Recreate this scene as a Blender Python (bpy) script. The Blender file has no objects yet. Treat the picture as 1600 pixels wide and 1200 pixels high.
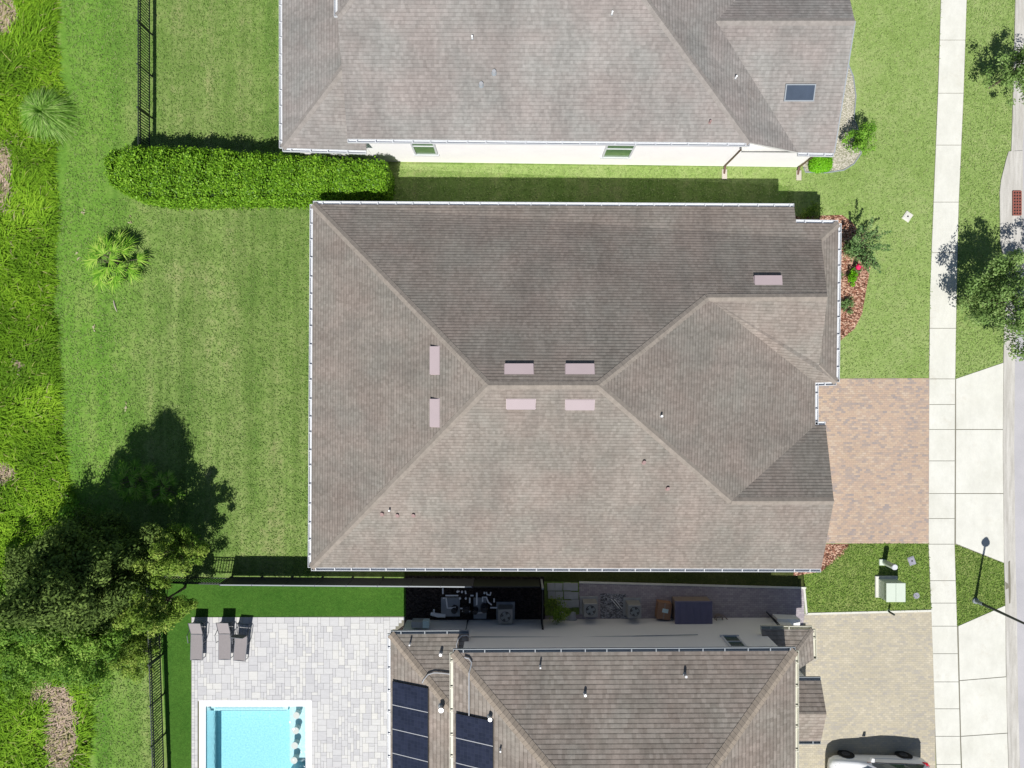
import bpy, math, random
import numpy as np
from mathutils import Vector, Matrix
from mathutils.bvhtree import BVHTree
from mathutils.geometry import tessellate_polygon
random.seed(7); rng = np.random.default_rng(7)
S = bpy.context.scene; COL = S.collection
# ---------------------------------------------------------------- camera, sky, sun, exposure
H = 36.0; FPX = 1109.0; PM = FPX / H          # flying height, pixels per metre at the ground
cd = bpy.data.cameras.new('camera'); cam = bpy.data.objects.new('camera', cd); COL.objects.link(cam)
cam.location = (0, 0, H); cam.rotation_euler = (0, 0, 0)
cd.sensor_width = 36; cd.sensor_fit = 'HORIZONTAL'; cd.lens = FPX / 1600 * 36; cd.clip_end = 2000; S.camera = cam
ELEV = math.radians(55.0); SX, SY = 0.18, 1.0
n_ = math.hypot(SX, SY); sd = Vector((SX / n_ * math.cos(ELEV), SY / n_ * math.cos(ELEV), -math.sin(ELEV)))
w = bpy.data.worlds.new('World'); S.world = w; w.use_nodes = True
sk = w.node_tree.nodes.new('ShaderNodeTexSky'); sk.sky_type = 'NISHITA'; sk.sun_disc = False
sk.sun_elevation = ELEV; sk.sun_rotation = math.atan2(-SX, -SY); sk.air_density = 1.0; sk.dust_density = 0.6
bg = w.node_tree.nodes['Background']; bg.inputs[1].default_value = 0.057
w.node_tree.links.new(sk.outputs[0], bg.inputs[0])
sl = bpy.data.lights.new('sun', 'SUN'); sl.energy = 4.9; sl.angle = math.radians(0.5); sl.color = (1, 0.965, 0.91)
so = bpy.data.objects.new('sun', sl); COL.objects.link(so); so.rotation_euler = sd.to_track_quat('-Z', 'Y').to_euler(); so.location = (-5, -20, 40)
S.view_settings.view_transform = 'Standard'; S.view_settings.look = 'None'; S.view_settings.exposure = 0.13; S.view_settings.gamma = 1
S.render.engine = 'CYCLES'; S.cycles.transparent_max_bounces = 12; S.cycles.max_bounces = 6

# ---------------------------------------------------------------- coordinates
def P(px, py, r=0.0):                          # photo position + height fraction -> metres
    return ((px - 800) / PM * (1 - r), (600 - py) / PM * (1 - r), r * H)
def Gm(px, py, z=0.0): return P(px, py, z / H)
def Q(gx, gy, r): return (gx / PM, -gy / PM, r * H)   # ground offsets in photo units
def lin(c):
    c = [x / 255 for x in c]
    return tuple(x / 12.92 if x <= 0.04045 else ((x + 0.055) / 1.055) ** 2.4 for x in c) + (1,)

# ---------------------------------------------------------------- materials
class NT:
    def __init__(s, name, rough=0.9, spec=0.3):
        s.m = bpy.data.materials.new(name); s.m.use_nodes = True; s.t = s.m.node_tree; s.b = s.t.nodes['Principled BSDF']
        s.b.inputs['Roughness'].default_value = rough; s.b.inputs['Specular IOR Level'].default_value = spec
    def n(s, typ, ins=None, **kw):
        nd = s.t.nodes.new(typ)
        for k, v in kw.items(): setattr(nd, k, v)
        for k, v in (ins or {}).items(): s.set(nd.inputs[k], v)
        return nd
    def set(s, sock, v):
        if hasattr(v, 'is_output') or isinstance(v, bpy.types.NodeSocket): s.t.links.new(v, sock)
        else: sock.default_value = v
    def obj(s, scale=None):
        o = s.n('ShaderNodeNewGeometry').outputs['Position']
        if scale: o = s.n('ShaderNodeMapping', {'Vector': o, 'Scale': scale}).outputs[0]
        return o
    def uv(s): return s.n('ShaderNodeUVMap').outputs[0]
    def noise(s, vec, scale, detail=3, rough=0.55):
        return s.n('ShaderNodeTexNoise', {'Vector': vec, 'Scale': scale, 'Detail': detail, 'Roughness': rough}).outputs['Fac']
    def ramp(s, fac, stops):
        r = s.n('ShaderNodeValToRGB', {'Fac': fac}); e = r.color_ramp.elements
        while len(e) < len(stops): e.new(0.5)
        for i, (p, c) in enumerate(stops): e[i].position = p; e[i].color = c if len(c) == 4 else tuple(c) + (1,)
        return r.outputs[0]
    def mix(s, fac, a, b, mode='MIX'):
        m = s.n('ShaderNodeMix', data_type='RGBA', blend_type=mode)
        s.set(m.inputs[0], fac); s.set(m.inputs[6], a); s.set(m.inputs[7], b); return m.outputs[2]
    def math(s, op, a, b=0.0):
        m = s.n('ShaderNodeMath', operation=op); s.set(m.inputs[0], a); s.set(m.inputs[1], b); return m.outputs[0]
    def mul(s, col, fac, lo, hi):              # multiply colour by a grey range driven by fac
        g = s.n('ShaderNodeMapRange', {'Value': fac, 'To Min': lo, 'To Max': hi}).outputs[0]
        return s.mix(1.0, col, g, 'MULTIPLY')
    def bump(s, h, dist, strength=1.0):
        b = s.n('ShaderNodeBump', {'Height': h, 'Distance': dist, 'Strength': strength}); s.set(s.b.inputs['Normal'], b.outputs[0])
    def col(s, c): s.set(s.b.inputs['Base Color'], c); return s.m
def plain(name, rgb, rough=0.6, spec=0.4, metal=0.0, var=0.12, sc=3.0):
    t = NT(name, rough, spec); t.b.inputs['Metallic'].default_value = metal
    c = t.mul(rgb if len(rgb) == 4 else tuple(rgb) + (1,), t.noise(t.obj(), sc, 4), 1 - var, 1 + var)
    return t.col(c)
def shingle(name, row, ca, cb, line, seed):
    t = NT(name, 0.95, 0.12); uv = t.uv(); pos = t.obj()
    br = t.n('ShaderNodeTexBrick', {'Vector': uv, 'Color1': ca, 'Color2': cb, 'Mortar': ca, 'Scale': 1.0, 'Mortar Size': 0.0,
             'Mortar Smooth': 0.0, 'Bias': 0.0, 'Brick Width': row * 1.05, 'Row Height': row}, offset=0.37, offset_frequency=2, squash=0.7, squash_frequency=3)
    c = br.outputs['Color']
    c = t.mul(c, t.noise(uv, 6.5, 2, 0.7), 0.76, 1.24)
    c = t.mul(c, t.noise(pos, 0.33, 6, 0.65), 0.66, 1.34)
    mp = t.n('ShaderNodeMapping', {'Vector': uv, 'Location': (seed * 3.1, 0, 0), 'Scale': (1.7, 0.10, 1)}).outputs[0]
    c = t.mul(c, t.noise(mp, 1.0, 5, 0.65), 0.76, 1.24)         # rain streaks down the slope
    mp = t.n('ShaderNodeMapping', {'Vector': pos, 'Location': (seed, seed, 0)}).outputs[0]
    c = t.mix(1.0, c, t.ramp(t.noise(mp, 0.5, 5), [(0.35, (1.03, 0.985, 0.97, 1)), (0.65, (0.96, 1.0, 0.99, 1))]), 'MULTIPLY')
    alg = t.ramp(t.noise(t.n('ShaderNodeMapping', {'Vector': uv, 'Location': (seed, 7, 0), 'Scale': (0.55, 0.16, 1)}).outputs[0], 1.0, 6, 0.7), [(0.52, (0, 0, 0, 1)), (0.72, (1, 1, 1, 1))])
    c = t.mix(t.math('MULTIPLY', alg, 0.35), c, (0.12, 0.11, 0.105, 1))
    sv = t.n('ShaderNodeSeparateXYZ', {'Vector': uv}).outputs[1]
    saw = t.math('FRACT', t.math('DIVIDE', sv, row))
    g = t.n('ShaderNodeMapRange', {'Value': saw, 'From Min': 0.0, 'From Max': 0.24}).outputs[0]   # shallow groove at each course edge
    brk = t.noise(t.n('ShaderNodeMapping', {'Vector': uv, 'Scale': (3.0, 7.0, 1)}).outputs[0], 1.0, 2)
    lf = t.math('MULTIPLY', t.math('SUBTRACT', 1.0, g), t.n('ShaderNodeMapRange', {'Value': brk, 'From Min': 0.25, 'From Max': 0.65, 'To Min': 0.25}).outputs[0])
    c = t.mix(lf, c, t.mix(1.0, c, line, 'MULTIPLY'))
    t.bump(t.math('ADD', g, t.math('MULTIPLY', t.noise(uv, 26.0, 2), 0.5)), 0.014, 0.8)
    return t.col(c)
def lawn_mat(name, stops, bump=0.03, stripe=0.10, patch=0.5, bank=False):
    t = NT(name, 0.95, 0.1); p = t.obj()
    f = t.math('ADD', t.math('MULTIPLY', t.noise(p, 0.32, 5, 0.6), 0.55), t.math('MULTIPLY', t.noise(p, 2.1, 5, 0.65), 0.45))
    st = t.noise(t.obj((0.95, 0.045, 1)), 1.0, 3, 0.6)
    f = t.math('ADD', f, t.math('MULTIPLY', t.math('SUBTRACT', st, 0.5), stripe * 2.2))
    c = t.ramp(f, stops)
    trk = t.noise(t.n('ShaderNodeMapping', {'Vector': p, 'Rotation': (0, 0, 0.02), 'Scale': (2.6, 0.05, 1)}).outputs[0], 1.0, 2, 0.5)
    c = t.mul(c, trk, 1 - stripe * 1.3, 1 + stripe * 1.3)            # faint mower tracks
    bare = t.ramp(t.noise(t.n('ShaderNodeMapping', {'Vector': p, 'Location': (9, 3, 0)}).outputs[0], 0.8, 6, 0.75), [(0.60, (0, 0, 0, 1)), (0.74, (1, 1, 1, 1))])
    c = t.mix(t.math('MULTIPLY', bare, 0.0 if name == 'artificial_turf' else 0.5), c, (0.34, 0.32, 0.17, 1))
    if bank:                                           # the greener rough sown strip towards the wild bank
        g2 = t.ramp(f, [(0.30, (0.095, 0.215, 0.028, 1)), (0.5, (0.145, 0.285, 0.042, 1)), (0.70, (0.24, 0.34, 0.09, 1))])
        xx = t.math('ADD', t.n('ShaderNodeSeparateXYZ', {'Vector': p}).outputs[0], t.math('MULTIPLY', t.noise(p, 0.5, 4), 3.0))
        c = t.mix(t.n('ShaderNodeMapRange', {'Value': xx, 'From Min': -19.5, 'From Max': -16.0}).outputs[0], g2, c)
    c = t.mul(c, t.noise(p, 7.0, 5, 0.85), 0.30, 1.70)
    c = t.mul(c, t.noise(t.obj((1, 1.5, 1)), 22.0, 2, 0.7), 0.30, 1.70)
    t.bump(t.math('ADD', t.noise(p, 14.0, 3, 0.8), t.noise(p, 34.0, 2, 0.7)), bump, 0.8)
    return t.col(c)
def paver_mat(name, cols, mort, bw, bh, rot=0.0, ms=0.006, scale_n=1.2):
    t = NT(name, 0.9, 0.2); p = t.n('ShaderNodeMapping', {'Vector': t.obj(), 'Rotation': (0, 0, rot)}).outputs[0]
    br = t.n('ShaderNodeTexBrick', {'Vector': p, 'Color1': (0, 0, 0, 1), 'Color2': (1, 1, 1, 1), 'Mortar': (0.5, 0.5, 0.5, 1), 'Scale': 1.0,
             'Mortar Size': ms, 'Mortar Smooth': 0.3, 'Bias': 0.0, 'Brick Width': bw, 'Row Height': bh})
    f = t.n('ShaderNodeRGBToBW', {'Color': br.outputs['Color']}).outputs[0]
    f = t.math('ADD', t.math('MULTIPLY', f, 0.42), t.math('MULTIPLY', t.noise(p, scale_n, 5, 0.7), 0.58))
    c = t.ramp(f, cols)
    c = t.mix(br.outputs['Fac'], c, mort)
    c = t.mul(c, t.noise(p, 0.35, 4), 0.88, 1.12); c = t.mul(c, t.noise(p, 9.0, 3, 0.7), 0.86, 1.14)
    t.bump(t.math('SUBTRACT', 1.0, br.outputs['Fac']), 0.006, 0.6)
    return t.col(c)
def leaf_mat(name, stops, trans=0.25, rough=0.6, nz=1.3):
    t = NT(name, rough, 0.15)
    a = t.n('ShaderNodeAttribute', attribute_name='rnd').outputs['Fac']
    f = t.math('ADD', t.math('MULTIPLY', a, 0.7), t.math('MULTIPLY', t.noise(t.obj(), nz, 3), 0.3))
    c = t.ramp(f, stops); t.col(c)
    tr = t.n('ShaderNodeBsdfTranslucent', {'Color': c}); mx = t.n('ShaderNodeMixShader', {0: trans, 1: t.b.outputs[0], 2: tr.outputs[0]})
    t.t.links.new(mx.outputs[0], t.t.nodes['Material Output'].inputs[0]); return t.m

M = {}
M['shingle_main'] = shingle('shingle_main', 0.143, (0.212, 0.188, 0.168, 1), (0.268, 0.240, 0.217, 1), (0.58, 0.56, 0.55, 1), 3)
M['shingle_far'] = shingle('shingle_far', 0.150, (0.238, 0.222, 0.213, 1), (0.293, 0.275, 0.265, 1), (0.72, 0.71, 0.70, 1), 11)
M['shingle_near'] = shingle('shingle_near', 0.19, (0.238, 0.207, 0.182, 1), (0.320, 0.283, 0.253, 1), (0.45, 0.43, 0.42, 1), 19)
M['cap'] = plain('shingle_cap', (0.262, 0.232, 0.203), 0.95, 0.1, 0, 0.35, 5)
M['cap_tan'] = plain('shingle_cap_tan', (0.30, 0.255, 0.21), 0.95, 0.1, 0, 0.35, 4)
M['cap_far'] = plain('shingle_cap_grey', (0.265, 0.244, 0.228), 0.95, 0.1, 0, 0.35, 5)
M['white'] = plain('white_metal', (0.60, 0.62, 0.65), 0.45, 0.5, 0, 0.08, 4)
M['cream'] = plain('cream_metal', (0.56, 0.55, 0.46), 0.5, 0.5, 0, 0.10, 3)
M['stucco_white'] = plain('white_stucco', (0.88, 0.865, 0.875), 0.95, 0.15, 0, 0.05, 1.2)
M['stucco_tan'] = plain('tan_stucco', (0.50, 0.46, 0.40), 0.95, 0.15, 0, 0.06, 1.2)
M['stucco_grey'] = plain('grey_stucco', (0.84, 0.84, 0.82), 0.95, 0.15, 0, 0.06, 0.8)
M['soffit'] = plain('soffit_white', (0.6, 0.6, 0.58), 0.8)
M['glass'] = plain('window_glass', (0.05, 0.085, 0.06), 0.06, 0.9, 0, 0.2, 2)
M['glass_green'] = plain('green_window_glass', (0.10, 0.19, 0.09), 0.12, 0.9, 0, 0.3, 3)
M['skylight'] = plain('skylight_glass', (0.055, 0.075, 0.11), 0.25, 0.6, 0, 0.25, 3)
M['vent'] = plain('mauve_vent', (0.40, 0.33, 0.345), 0.55, 0.4, 0.0, 0.06, 2)
M['pipe_red'] = plain('red_brown_vent', (0.33, 0.22, 0.21), 0.6)
M['pvc'] = plain('white_pvc', (0.88, 0.89, 0.90), 0.35, 0.5, 0, 0.04)
M['conduit'] = plain('grey_conduit', (0.50, 0.51, 0.53), 0.35, 0.6, 0.3)
t = NT('solar_glass', 0.3, 0.5)
br = t.n('ShaderNodeTexBrick', {'Vector': t.obj(), 'Color1': (0.012, 0.016, 0.034, 1), 'Color2': (0.020, 0.025, 0.050, 1), 'Mortar': (0.028, 0.034, 0.055, 1), 'Scale': 1.0, 'Mortar Size': 0.006, 'Mortar Smooth': 0.2, 'Brick Width': 0.16, 'Row Height': 0.16}, offset=0.0)
M['solar'] = t.col(t.mul(br.outputs['Color'], t.noise(t.obj(), 1.2, 4), 0.7, 1.3))
M['black_metal'] = plain('black_metal', (0.018, 0.019, 0.02), 0.45, 0.5)
M['green_metal'] = plain('dark_green_metal', (0.030, 0.040, 0.036), 0.5, 0.4)
M['dark_plastic'] = plain('dark_plastic', (0.03, 0.03, 0.034), 0.5, 0.4)
M['grey_cap'] = plain('grey_vinyl', (0.27, 0.30, 0.33), 0.5, 0.4)
M['dark_vinyl'] = plain('charcoal_vinyl', (0.045, 0.045, 0.06), 0.6, 0.3)
M['concrete'] = None
t = NT('concrete', 0.9, 0.2); p = t.obj()
c = t.ramp(t.noise(p, 0.5, 6, 0.65), [(0.3, (0.590, 0.588, 0.530, 1)), (0.7, (0.665, 0.665, 0.615, 1))]); c = t.mul(c, t.noise(p, 18, 3, 0.7), 0.94, 1.06)
c = t.mul(c, t.noise(t.obj((2, 1, 1)), 0.9, 8, 0.8), 0.80, 1.20); st = t.ramp(t.noise(t.n('ShaderNodeMapping', {'Vector': p, 'Location': (4, 1, 0)}).outputs[0], 0.7, 8, 0.8), [(0.56, (0, 0, 0, 1)), (0.75, (1, 1, 1, 1))]); c = t.mix(t.math('MULTIPLY', st, 0.5), c, (0.47, 0.42, 0.34, 1)); t.bump(t.noise(p, 40, 2), 0.003); M['concrete'] = t.col(c)
t = NT('kerb_concrete', 0.9, 0.2); p = t.obj()
c = t.ramp(t.noise(t.obj((3.5, 0.35, 1)), 1.2, 6, 0.7), [(0.3, (0.36, 0.345, 0.31, 1)), (0.65, (0.56, 0.545, 0.51, 1))]); M['kerb'] = t.col(t.mul(c, t.noise(p, 14, 3), 0.9, 1.1))
t = NT('asphalt', 0.92, 0.25); p = t.obj()
c = t.ramp(t.noise(p, 0.6, 5, 0.6), [(0.3, (0.40, 0.395, 0.415, 1)), (0.7, (0.47, 0.46, 0.48, 1))]); c = t.mul(c, t.noise(p, 30, 2, 0.8), 0.85, 1.15); t.bump(t.noise(p, 45, 2), 0.006); M['asphalt'] = t.col(c)
M['joint'] = plain('joint_dirt', (0.20, 0.19, 0.15), 0.95)
M['rust'] = plain('rusty_cast_iron', (0.30, 0.11, 0.085), 0.8, 0.2, 0.1, 0.35, 9)
M['lawn'] = lawn_mat('mown_lawn', [(0.30, (0.100, 0.182, 0.038, 1)), (0.44, (0.152, 0.240, 0.058, 1)), (0.56, (0.200, 0.278, 0.084, 1)), (0.72, (0.30, 0.32, 0.14, 1))], stripe=0.26, bank=True)
M['lawn_front'] = lawn_mat('front_lawn', [(0.28, (0.180, 0.265, 0.068, 1)), (0.46, (0.236, 0.336, 0.100, 1)), (0.62, (0.295, 0.374, 0.14, 1)), (0.75, (0.38, 0.40, 0.19, 1))], 0.03, 0.05)
M['lawn_lush'] = lawn_mat('lush_lawn', [(0.28, (0.120, 0.210, 0.032, 1)), (0.46, (0.185, 0.280, 0.058, 1)), (0.62, (0.25, 0.31, 0.095, 1)), (0.75, (0.26, 0.29, 0.11, 1))], 0.045, 0.03)
M['turf'] = lawn_mat('artificial_turf', [(0.3, (0.032, 0.100, 0.012, 1)), (0.6, (0.058, 0.140, 0.020, 1))], 0.02, 0.03)
M['wild_soil_and_shade'] = lawn_mat('wild_soil_and_shade', [(0.3, (0.035, 0.055, 0.012, 1)), (0.7, (0.09, 0.10, 0.035, 1))], 0.05)
def mulch(name, cols, sc):
    t = NT(name, 0.95, 0.1); p = t.obj((1, 1.4, 1))
    v = t.n('ShaderNodeTexVoronoi', {'Vector': p, 'Scale': sc, 'Randomness': 1.0}, distance='EUCLIDEAN')
    f = t.n('ShaderNodeSeparateColor', {'Color': v.outputs['Color']}).outputs[0]
    c = t.ramp(f, cols); c = t.mul(c, v.outputs['Distance'], 1.2, 0.55); t.bump(t.math('SUBTRACT', 1.0, v.outputs['Distance']), 0.03, 0.9)
    return t.col(t.mul(c, t.noise(p, 1.5, 4), 0.8, 1.2))
M['mulch'] = mulch('red_bark_mulch', [(0.1, (0.10, 0.045, 0.03, 1)), (0.5, (0.33, 0.15, 0.10, 1)), (0.9, (0.62, 0.42, 0.31, 1))], 13)
M['dark_mulch'] = mulch('dark_mulch', [(0.1, (0.02, 0.016, 0.015, 1)), (0.9, (0.06, 0.05, 0.045, 1))], 12)
M['pebble'] = mulch('pale_pebbles', [(0.1, (0.32, 0.32, 0.22, 1)), (0.5, (0.50, 0.47, 0.38, 1)), (0.9, (0.68, 0.64, 0.56, 1))], 20)
M['gravel'] = mulch('grey_gravel', [(0.1, (0.12, 0.12, 0.13, 1)), (0.9, (0.45, 0.46, 0.50, 1))], 15)
M['brick_pink'] = paver_mat('pink_tan_pavers', [(0.24, (0.30, 0.265, 0.26, 1)), (0.38, (0.395, 0.315, 0.265, 1)), (0.50, (0.455, 0.340, 0.265, 1)), (0.62, (0.475, 0.365, 0.275, 1)), (0.76, (0.50, 0.41, 0.33, 1))], (0.35, 0.285, 0.23, 1), 0.21, 0.105)
M['brick_tan'] = paver_mat('tan_yellow_pavers', [(0.26, (0.385, 0.36, 0.32, 1)), (0.42, (0.43, 0.395, 0.32, 1)), (0.60, (0.47, 0.425, 0.325, 1)), (0.74, (0.51, 0.465, 0.37, 1))], (0.36, 0.325, 0.25, 1), 0.21, 0.105)
M['brick_side'] = paver_mat('brown_grey_pavers', [(0.26, (0.30, 0.27, 0.30, 1)), (0.74, (0.42, 0.38, 0.40, 1))], (0.20, 0.18, 0.20, 1), 0.21, 0.105)
t = NT('deck_paver', 0.85, 0.25)
a = t.n('ShaderNodeAttribute', attribute_name='rnd').outputs['Fac']
c = t.ramp(a, [(0.0, (0.465, 0.465, 0.48, 1)), (0.35, (0.515, 0.515, 0.525, 1)), (0.75, (0.555, 0.555, 0.555, 1)), (1.0, (0.59, 0.585, 0.565, 1))])
c = t.mul(c, t.noise(t.obj((1, 3, 1)), 4.0, 5, 0.7), 0.84, 1.16); M['deck'] = t.col(c)
M['slab'] = plain('grey_stone_slab', (0.36, 0.38, 0.40), 0.9, 0.2, 0, 0.25, 3)
M['coping'] = plain('white_coping', (0.83, 0.82, 0.84), 0.7, 0.3, 0, 0.03)
t = NT('pool_plaster', 0.7, 0.3); p = t.obj()
c = t.ramp(t.noise(p, 11.0, 5, 0.8), [(0.36, (0.42, 0.58, 0.62, 1)), (0.62, (0.66, 0.76, 0.78, 1))]); M['plaster'] = t.col(c)
M['stool'] = plain('stool_plaster', (0.52, 0.53, 0.52), 0.7)
M['step_tile'] = plain('grey_step_tile', (0.20, 0.30, 0.33), 0.5)
M['tile'] = plain('waterline_tile', (0.30, 0.42, 0.45), 0.4)
# pool water: clear tinted surface over an absorbing body of water
m = bpy.data.materials.new('pool_water'); m.use_nodes = True; nt = m.node_tree; nt.nodes.clear()
out = nt.nodes.new('ShaderNodeOutputMaterial'); tr = nt.nodes.new('ShaderNodeBsdfTransparent'); gl = nt.nodes.new('ShaderNodeBsdfGlossy')
fr = nt.nodes.new('ShaderNodeFresnel'); mx = nt.nodes.new('ShaderNodeMixShader'); ab = nt.nodes.new('ShaderNodeVolumeAbsorption')
tr.inputs[0].default_value = (0.97, 1, 1, 1); gl.inputs['Roughness'].default_value = 0.05; fr.inputs[0].default_value = 1.33
nz = nt.nodes.new('ShaderNodeTexNoise'); nz.inputs['Scale'].default_value = 6; bp = nt.nodes.new('ShaderNodeBump'); bp.inputs['Distance'].default_value = 0.02
gp = nt.nodes.new('ShaderNodeNewGeometry'); nt.links.new(gp.outputs['Position'], nz.inputs['Vector'])
nt.links.new(nz.outputs[0], bp.inputs['Height']); nt.links.new(bp.outputs[0], gl.inputs['Normal'])
nt.links.new(fr.outputs[0], mx.inputs[0]); nt.links.new(tr.outputs[0], mx.inputs[1]); nt.links.new(gl.outputs[0], mx.inputs[2])
nt.links.new(mx.outputs[0], out.inputs[0]); ab.inputs['Color'].default_value = (0.05, 0.80, 0.95, 1); ab.inputs['Density'].default_value = 0.21
nt.links.new(ab.outputs[0], out.inputs['Volume']); M['water'] = m
M['sling'] = plain('grey_sling_fabric', (0.26, 0.24, 0.245), 0.8, 0.2, 0, 0.1, 12)
M['lounge_frame'] = plain('pewter_frame', (0.13, 0.14, 0.16), 0.35, 0.5, 0.4)
M['grille'] = plain('ac_grille', (0.33, 0.33, 0.32), 0.5, 0.4, 0.2)
M['ac_dark'] = plain('ac_fan_dark', (0.03, 0.035, 0.04), 0.5)
M['ac_blade'] = plain('ac_blade', (0.30, 0.34, 0.36), 0.4, 0.5, 0.5)
M['cardboard'] = plain('cardboard', (0.30, 0.18, 0.12), 0.9, 0.1, 0, 0.1)
M['label_blue'] = plain('pale_sticker', (0.55, 0.72, 0.75), 0.5)
M['blue_plastic'] = plain('slate_box_lid', (0.13, 0.125, 0.20), 0.5, 0.4)
M['beige_plastic'] = plain('beige_box_side', (0.27, 0.22, 0.19), 0.6)
M['transformer'] = plain('pale_green_steel', (0.56, 0.63, 0.54), 0.45, 0.4, 0, 0.05)
M['valve'] = plain('grey_valve_lid', (0.30, 0.30, 0.36), 0.8, 0.2, 0, 0.2, 8)
M['car_paint'] = plain('white_car_paint', (0.86, 0.87, 0.89), 0.18, 0.6, 0, 0.02)
M['car_glass'] = plain('car_glass', (0.03, 0.055, 0.06), 0.05, 0.9, 0, 0.2)
M['chrome'] = plain('brown_trim', (0.20, 0.12, 0.10), 0.3, 0.5, 0.3)
M['tyre'] = plain('tyre_rubber', (0.02, 0.02, 0.02), 0.8, 0.2)
M['rim'] = plain('dark_alloy', (0.10, 0.10, 0.11), 0.35, 0.5, 0.6)
M['tail'] = plain('red_lens', (0.62, 0.01, 0.025), 0.15, 0.6, 0, 0.1)
M['bark'] = plain('bark', (0.16, 0.13, 0.10), 0.95, 0.1, 0, 0.35, 9)
M['pale_bark'] = plain('pale_bark', (0.42, 0.38, 0.32), 0.95, 0.1, 0, 0.25, 9)
M['pink'] = plain('pink_petals', (0.75, 0.03, 0.14), 0.7, 0.2, 0, 0.2, 9)
M['l_hedge'] = leaf_mat('hedge_leaves', [(0.15, (0.060, 0.150, 0.010, 1)), (0.55, (0.14, 0.31, 0.016, 1)), (0.85, (0.28, 0.50, 0.045, 1))], 0.2, 0.42)
M['l_bright'] = leaf_mat('bright_leaves', [(0.15, (0.07, 0.19, 0.02, 1)), (0.6, (0.19, 0.40, 0.04, 1)), (0.9, (0.33, 0.54, 0.09, 1))], 0.25, 0.5)
M['l_lime'] = leaf_mat('lime_leaves', [(0.15, (0.10, 0.30, 0.01, 1)), (0.6, (0.18, 0.50, 0.014, 1)), (0.9, (0.27, 0.60, 0.04, 1))], 0.25, 0.5)
M['l_oak'] = leaf_mat('oak_leaves', [(0.15, (0.08, 0.14, 0.035, 1)), (0.55, (0.18, 0.30, 0.08, 1)), (0.9, (0.36, 0.47, 0.18, 1))], 0.2, 0.5)
M['l_myrtle'] = leaf_mat('myrtle_leaves', [(0.15, (0.06, 0.13, 0.04, 1)), (0.55, (0.14, 0.26, 0.08, 1)), (0.9, (0.28, 0.40, 0.17, 1))], 0.2, 0.5)
M['l_dark'] = leaf_mat('cypress_needles', [(0.15, (0.060, 0.100, 0.022, 1)), (0.5, (0.115, 0.180, 0.040, 1)), (0.9, (0.24, 0.34, 0.08, 1))], 0.15, 0.8, 0.8)
M['l_yellow'] = leaf_mat('yellow_green_leaves', [(0.15, (0.08, 0.16, 0.018, 1)), (0.55, (0.21, 0.33, 0.045, 1)), (0.9, (0.40, 0.47, 0.11, 1))], 0.25, 0.6)
M['l_scrub'] = leaf_mat('scrub_leaves', [(0.15, (0.06, 0.15, 0.02, 1)), (0.55, (0.17, 0.33, 0.04, 1)), (0.9, (0.36, 0.50, 0.10, 1))], 0.25, 0.6)
M['l_palm'] = leaf_mat('palmetto_fronds', [(0.15, (0.08, 0.22, 0.015, 1)), (0.55, (0.21, 0.43, 0.035, 1)), (0.9, (0.44, 0.58, 0.12, 1))], 0.2, 0.5)
M['l_clump'] = leaf_mat('clump_blades', [(0.1, (0.09, 0.24, 0.02, 1)), (0.5, (0.21, 0.42, 0.055, 1)), (0.9, (0.46, 0.60, 0.22, 1))], 0.2, 0.5)
M['l_wild'] = leaf_mat('wild_blades', [(0.0, (0.05, 0.12, 0.012, 1)), (0.22, (0.12, 0.25, 0.015, 1)), (0.45, (0.21, 0.40, 0.022, 1)), (0.62, (0.33, 0.53, 0.04, 1)), (0.74, (0.38, 0.38, 0.14, 1)), (0.9, (0.56, 0.44, 0.36, 1))], 0.25, 0.7, 0.5)
M['l_turf_a'] = leaf_mat('back_lawn_blades', [(0.15, (0.11, 0.20, 0.04, 1)), (0.5, (0.17, 0.29, 0.06, 1)), (0.9, (0.31, 0.38, 0.15, 1))], 0.2, 0.8)
M['l_turf_b'] = leaf_mat('front_lawn_blades', [(0.15, (0.19, 0.30, 0.075, 1)), (0.5, (0.27, 0.39, 0.11, 1)), (0.9, (0.42, 0.47, 0.22, 1))], 0.2, 0.8)
M['l_turf_c'] = leaf_mat('lush_lawn_blades', [(0.15, (0.08, 0.16, 0.025, 1)), (0.5, (0.17, 0.28, 0.05, 1)), (0.9, (0.33, 0.40, 0.14, 1))], 0.2, 0.8)
M['l_dry'] = leaf_mat('dry_leaves', [(0.2, (0.40, 0.36, 0.20, 1)), (0.8, (0.62, 0.58, 0.40, 1))])
M['hedge_core'] = plain('hedge_core', (0.02, 0.045, 0.01), 0.95, 0.1)

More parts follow.
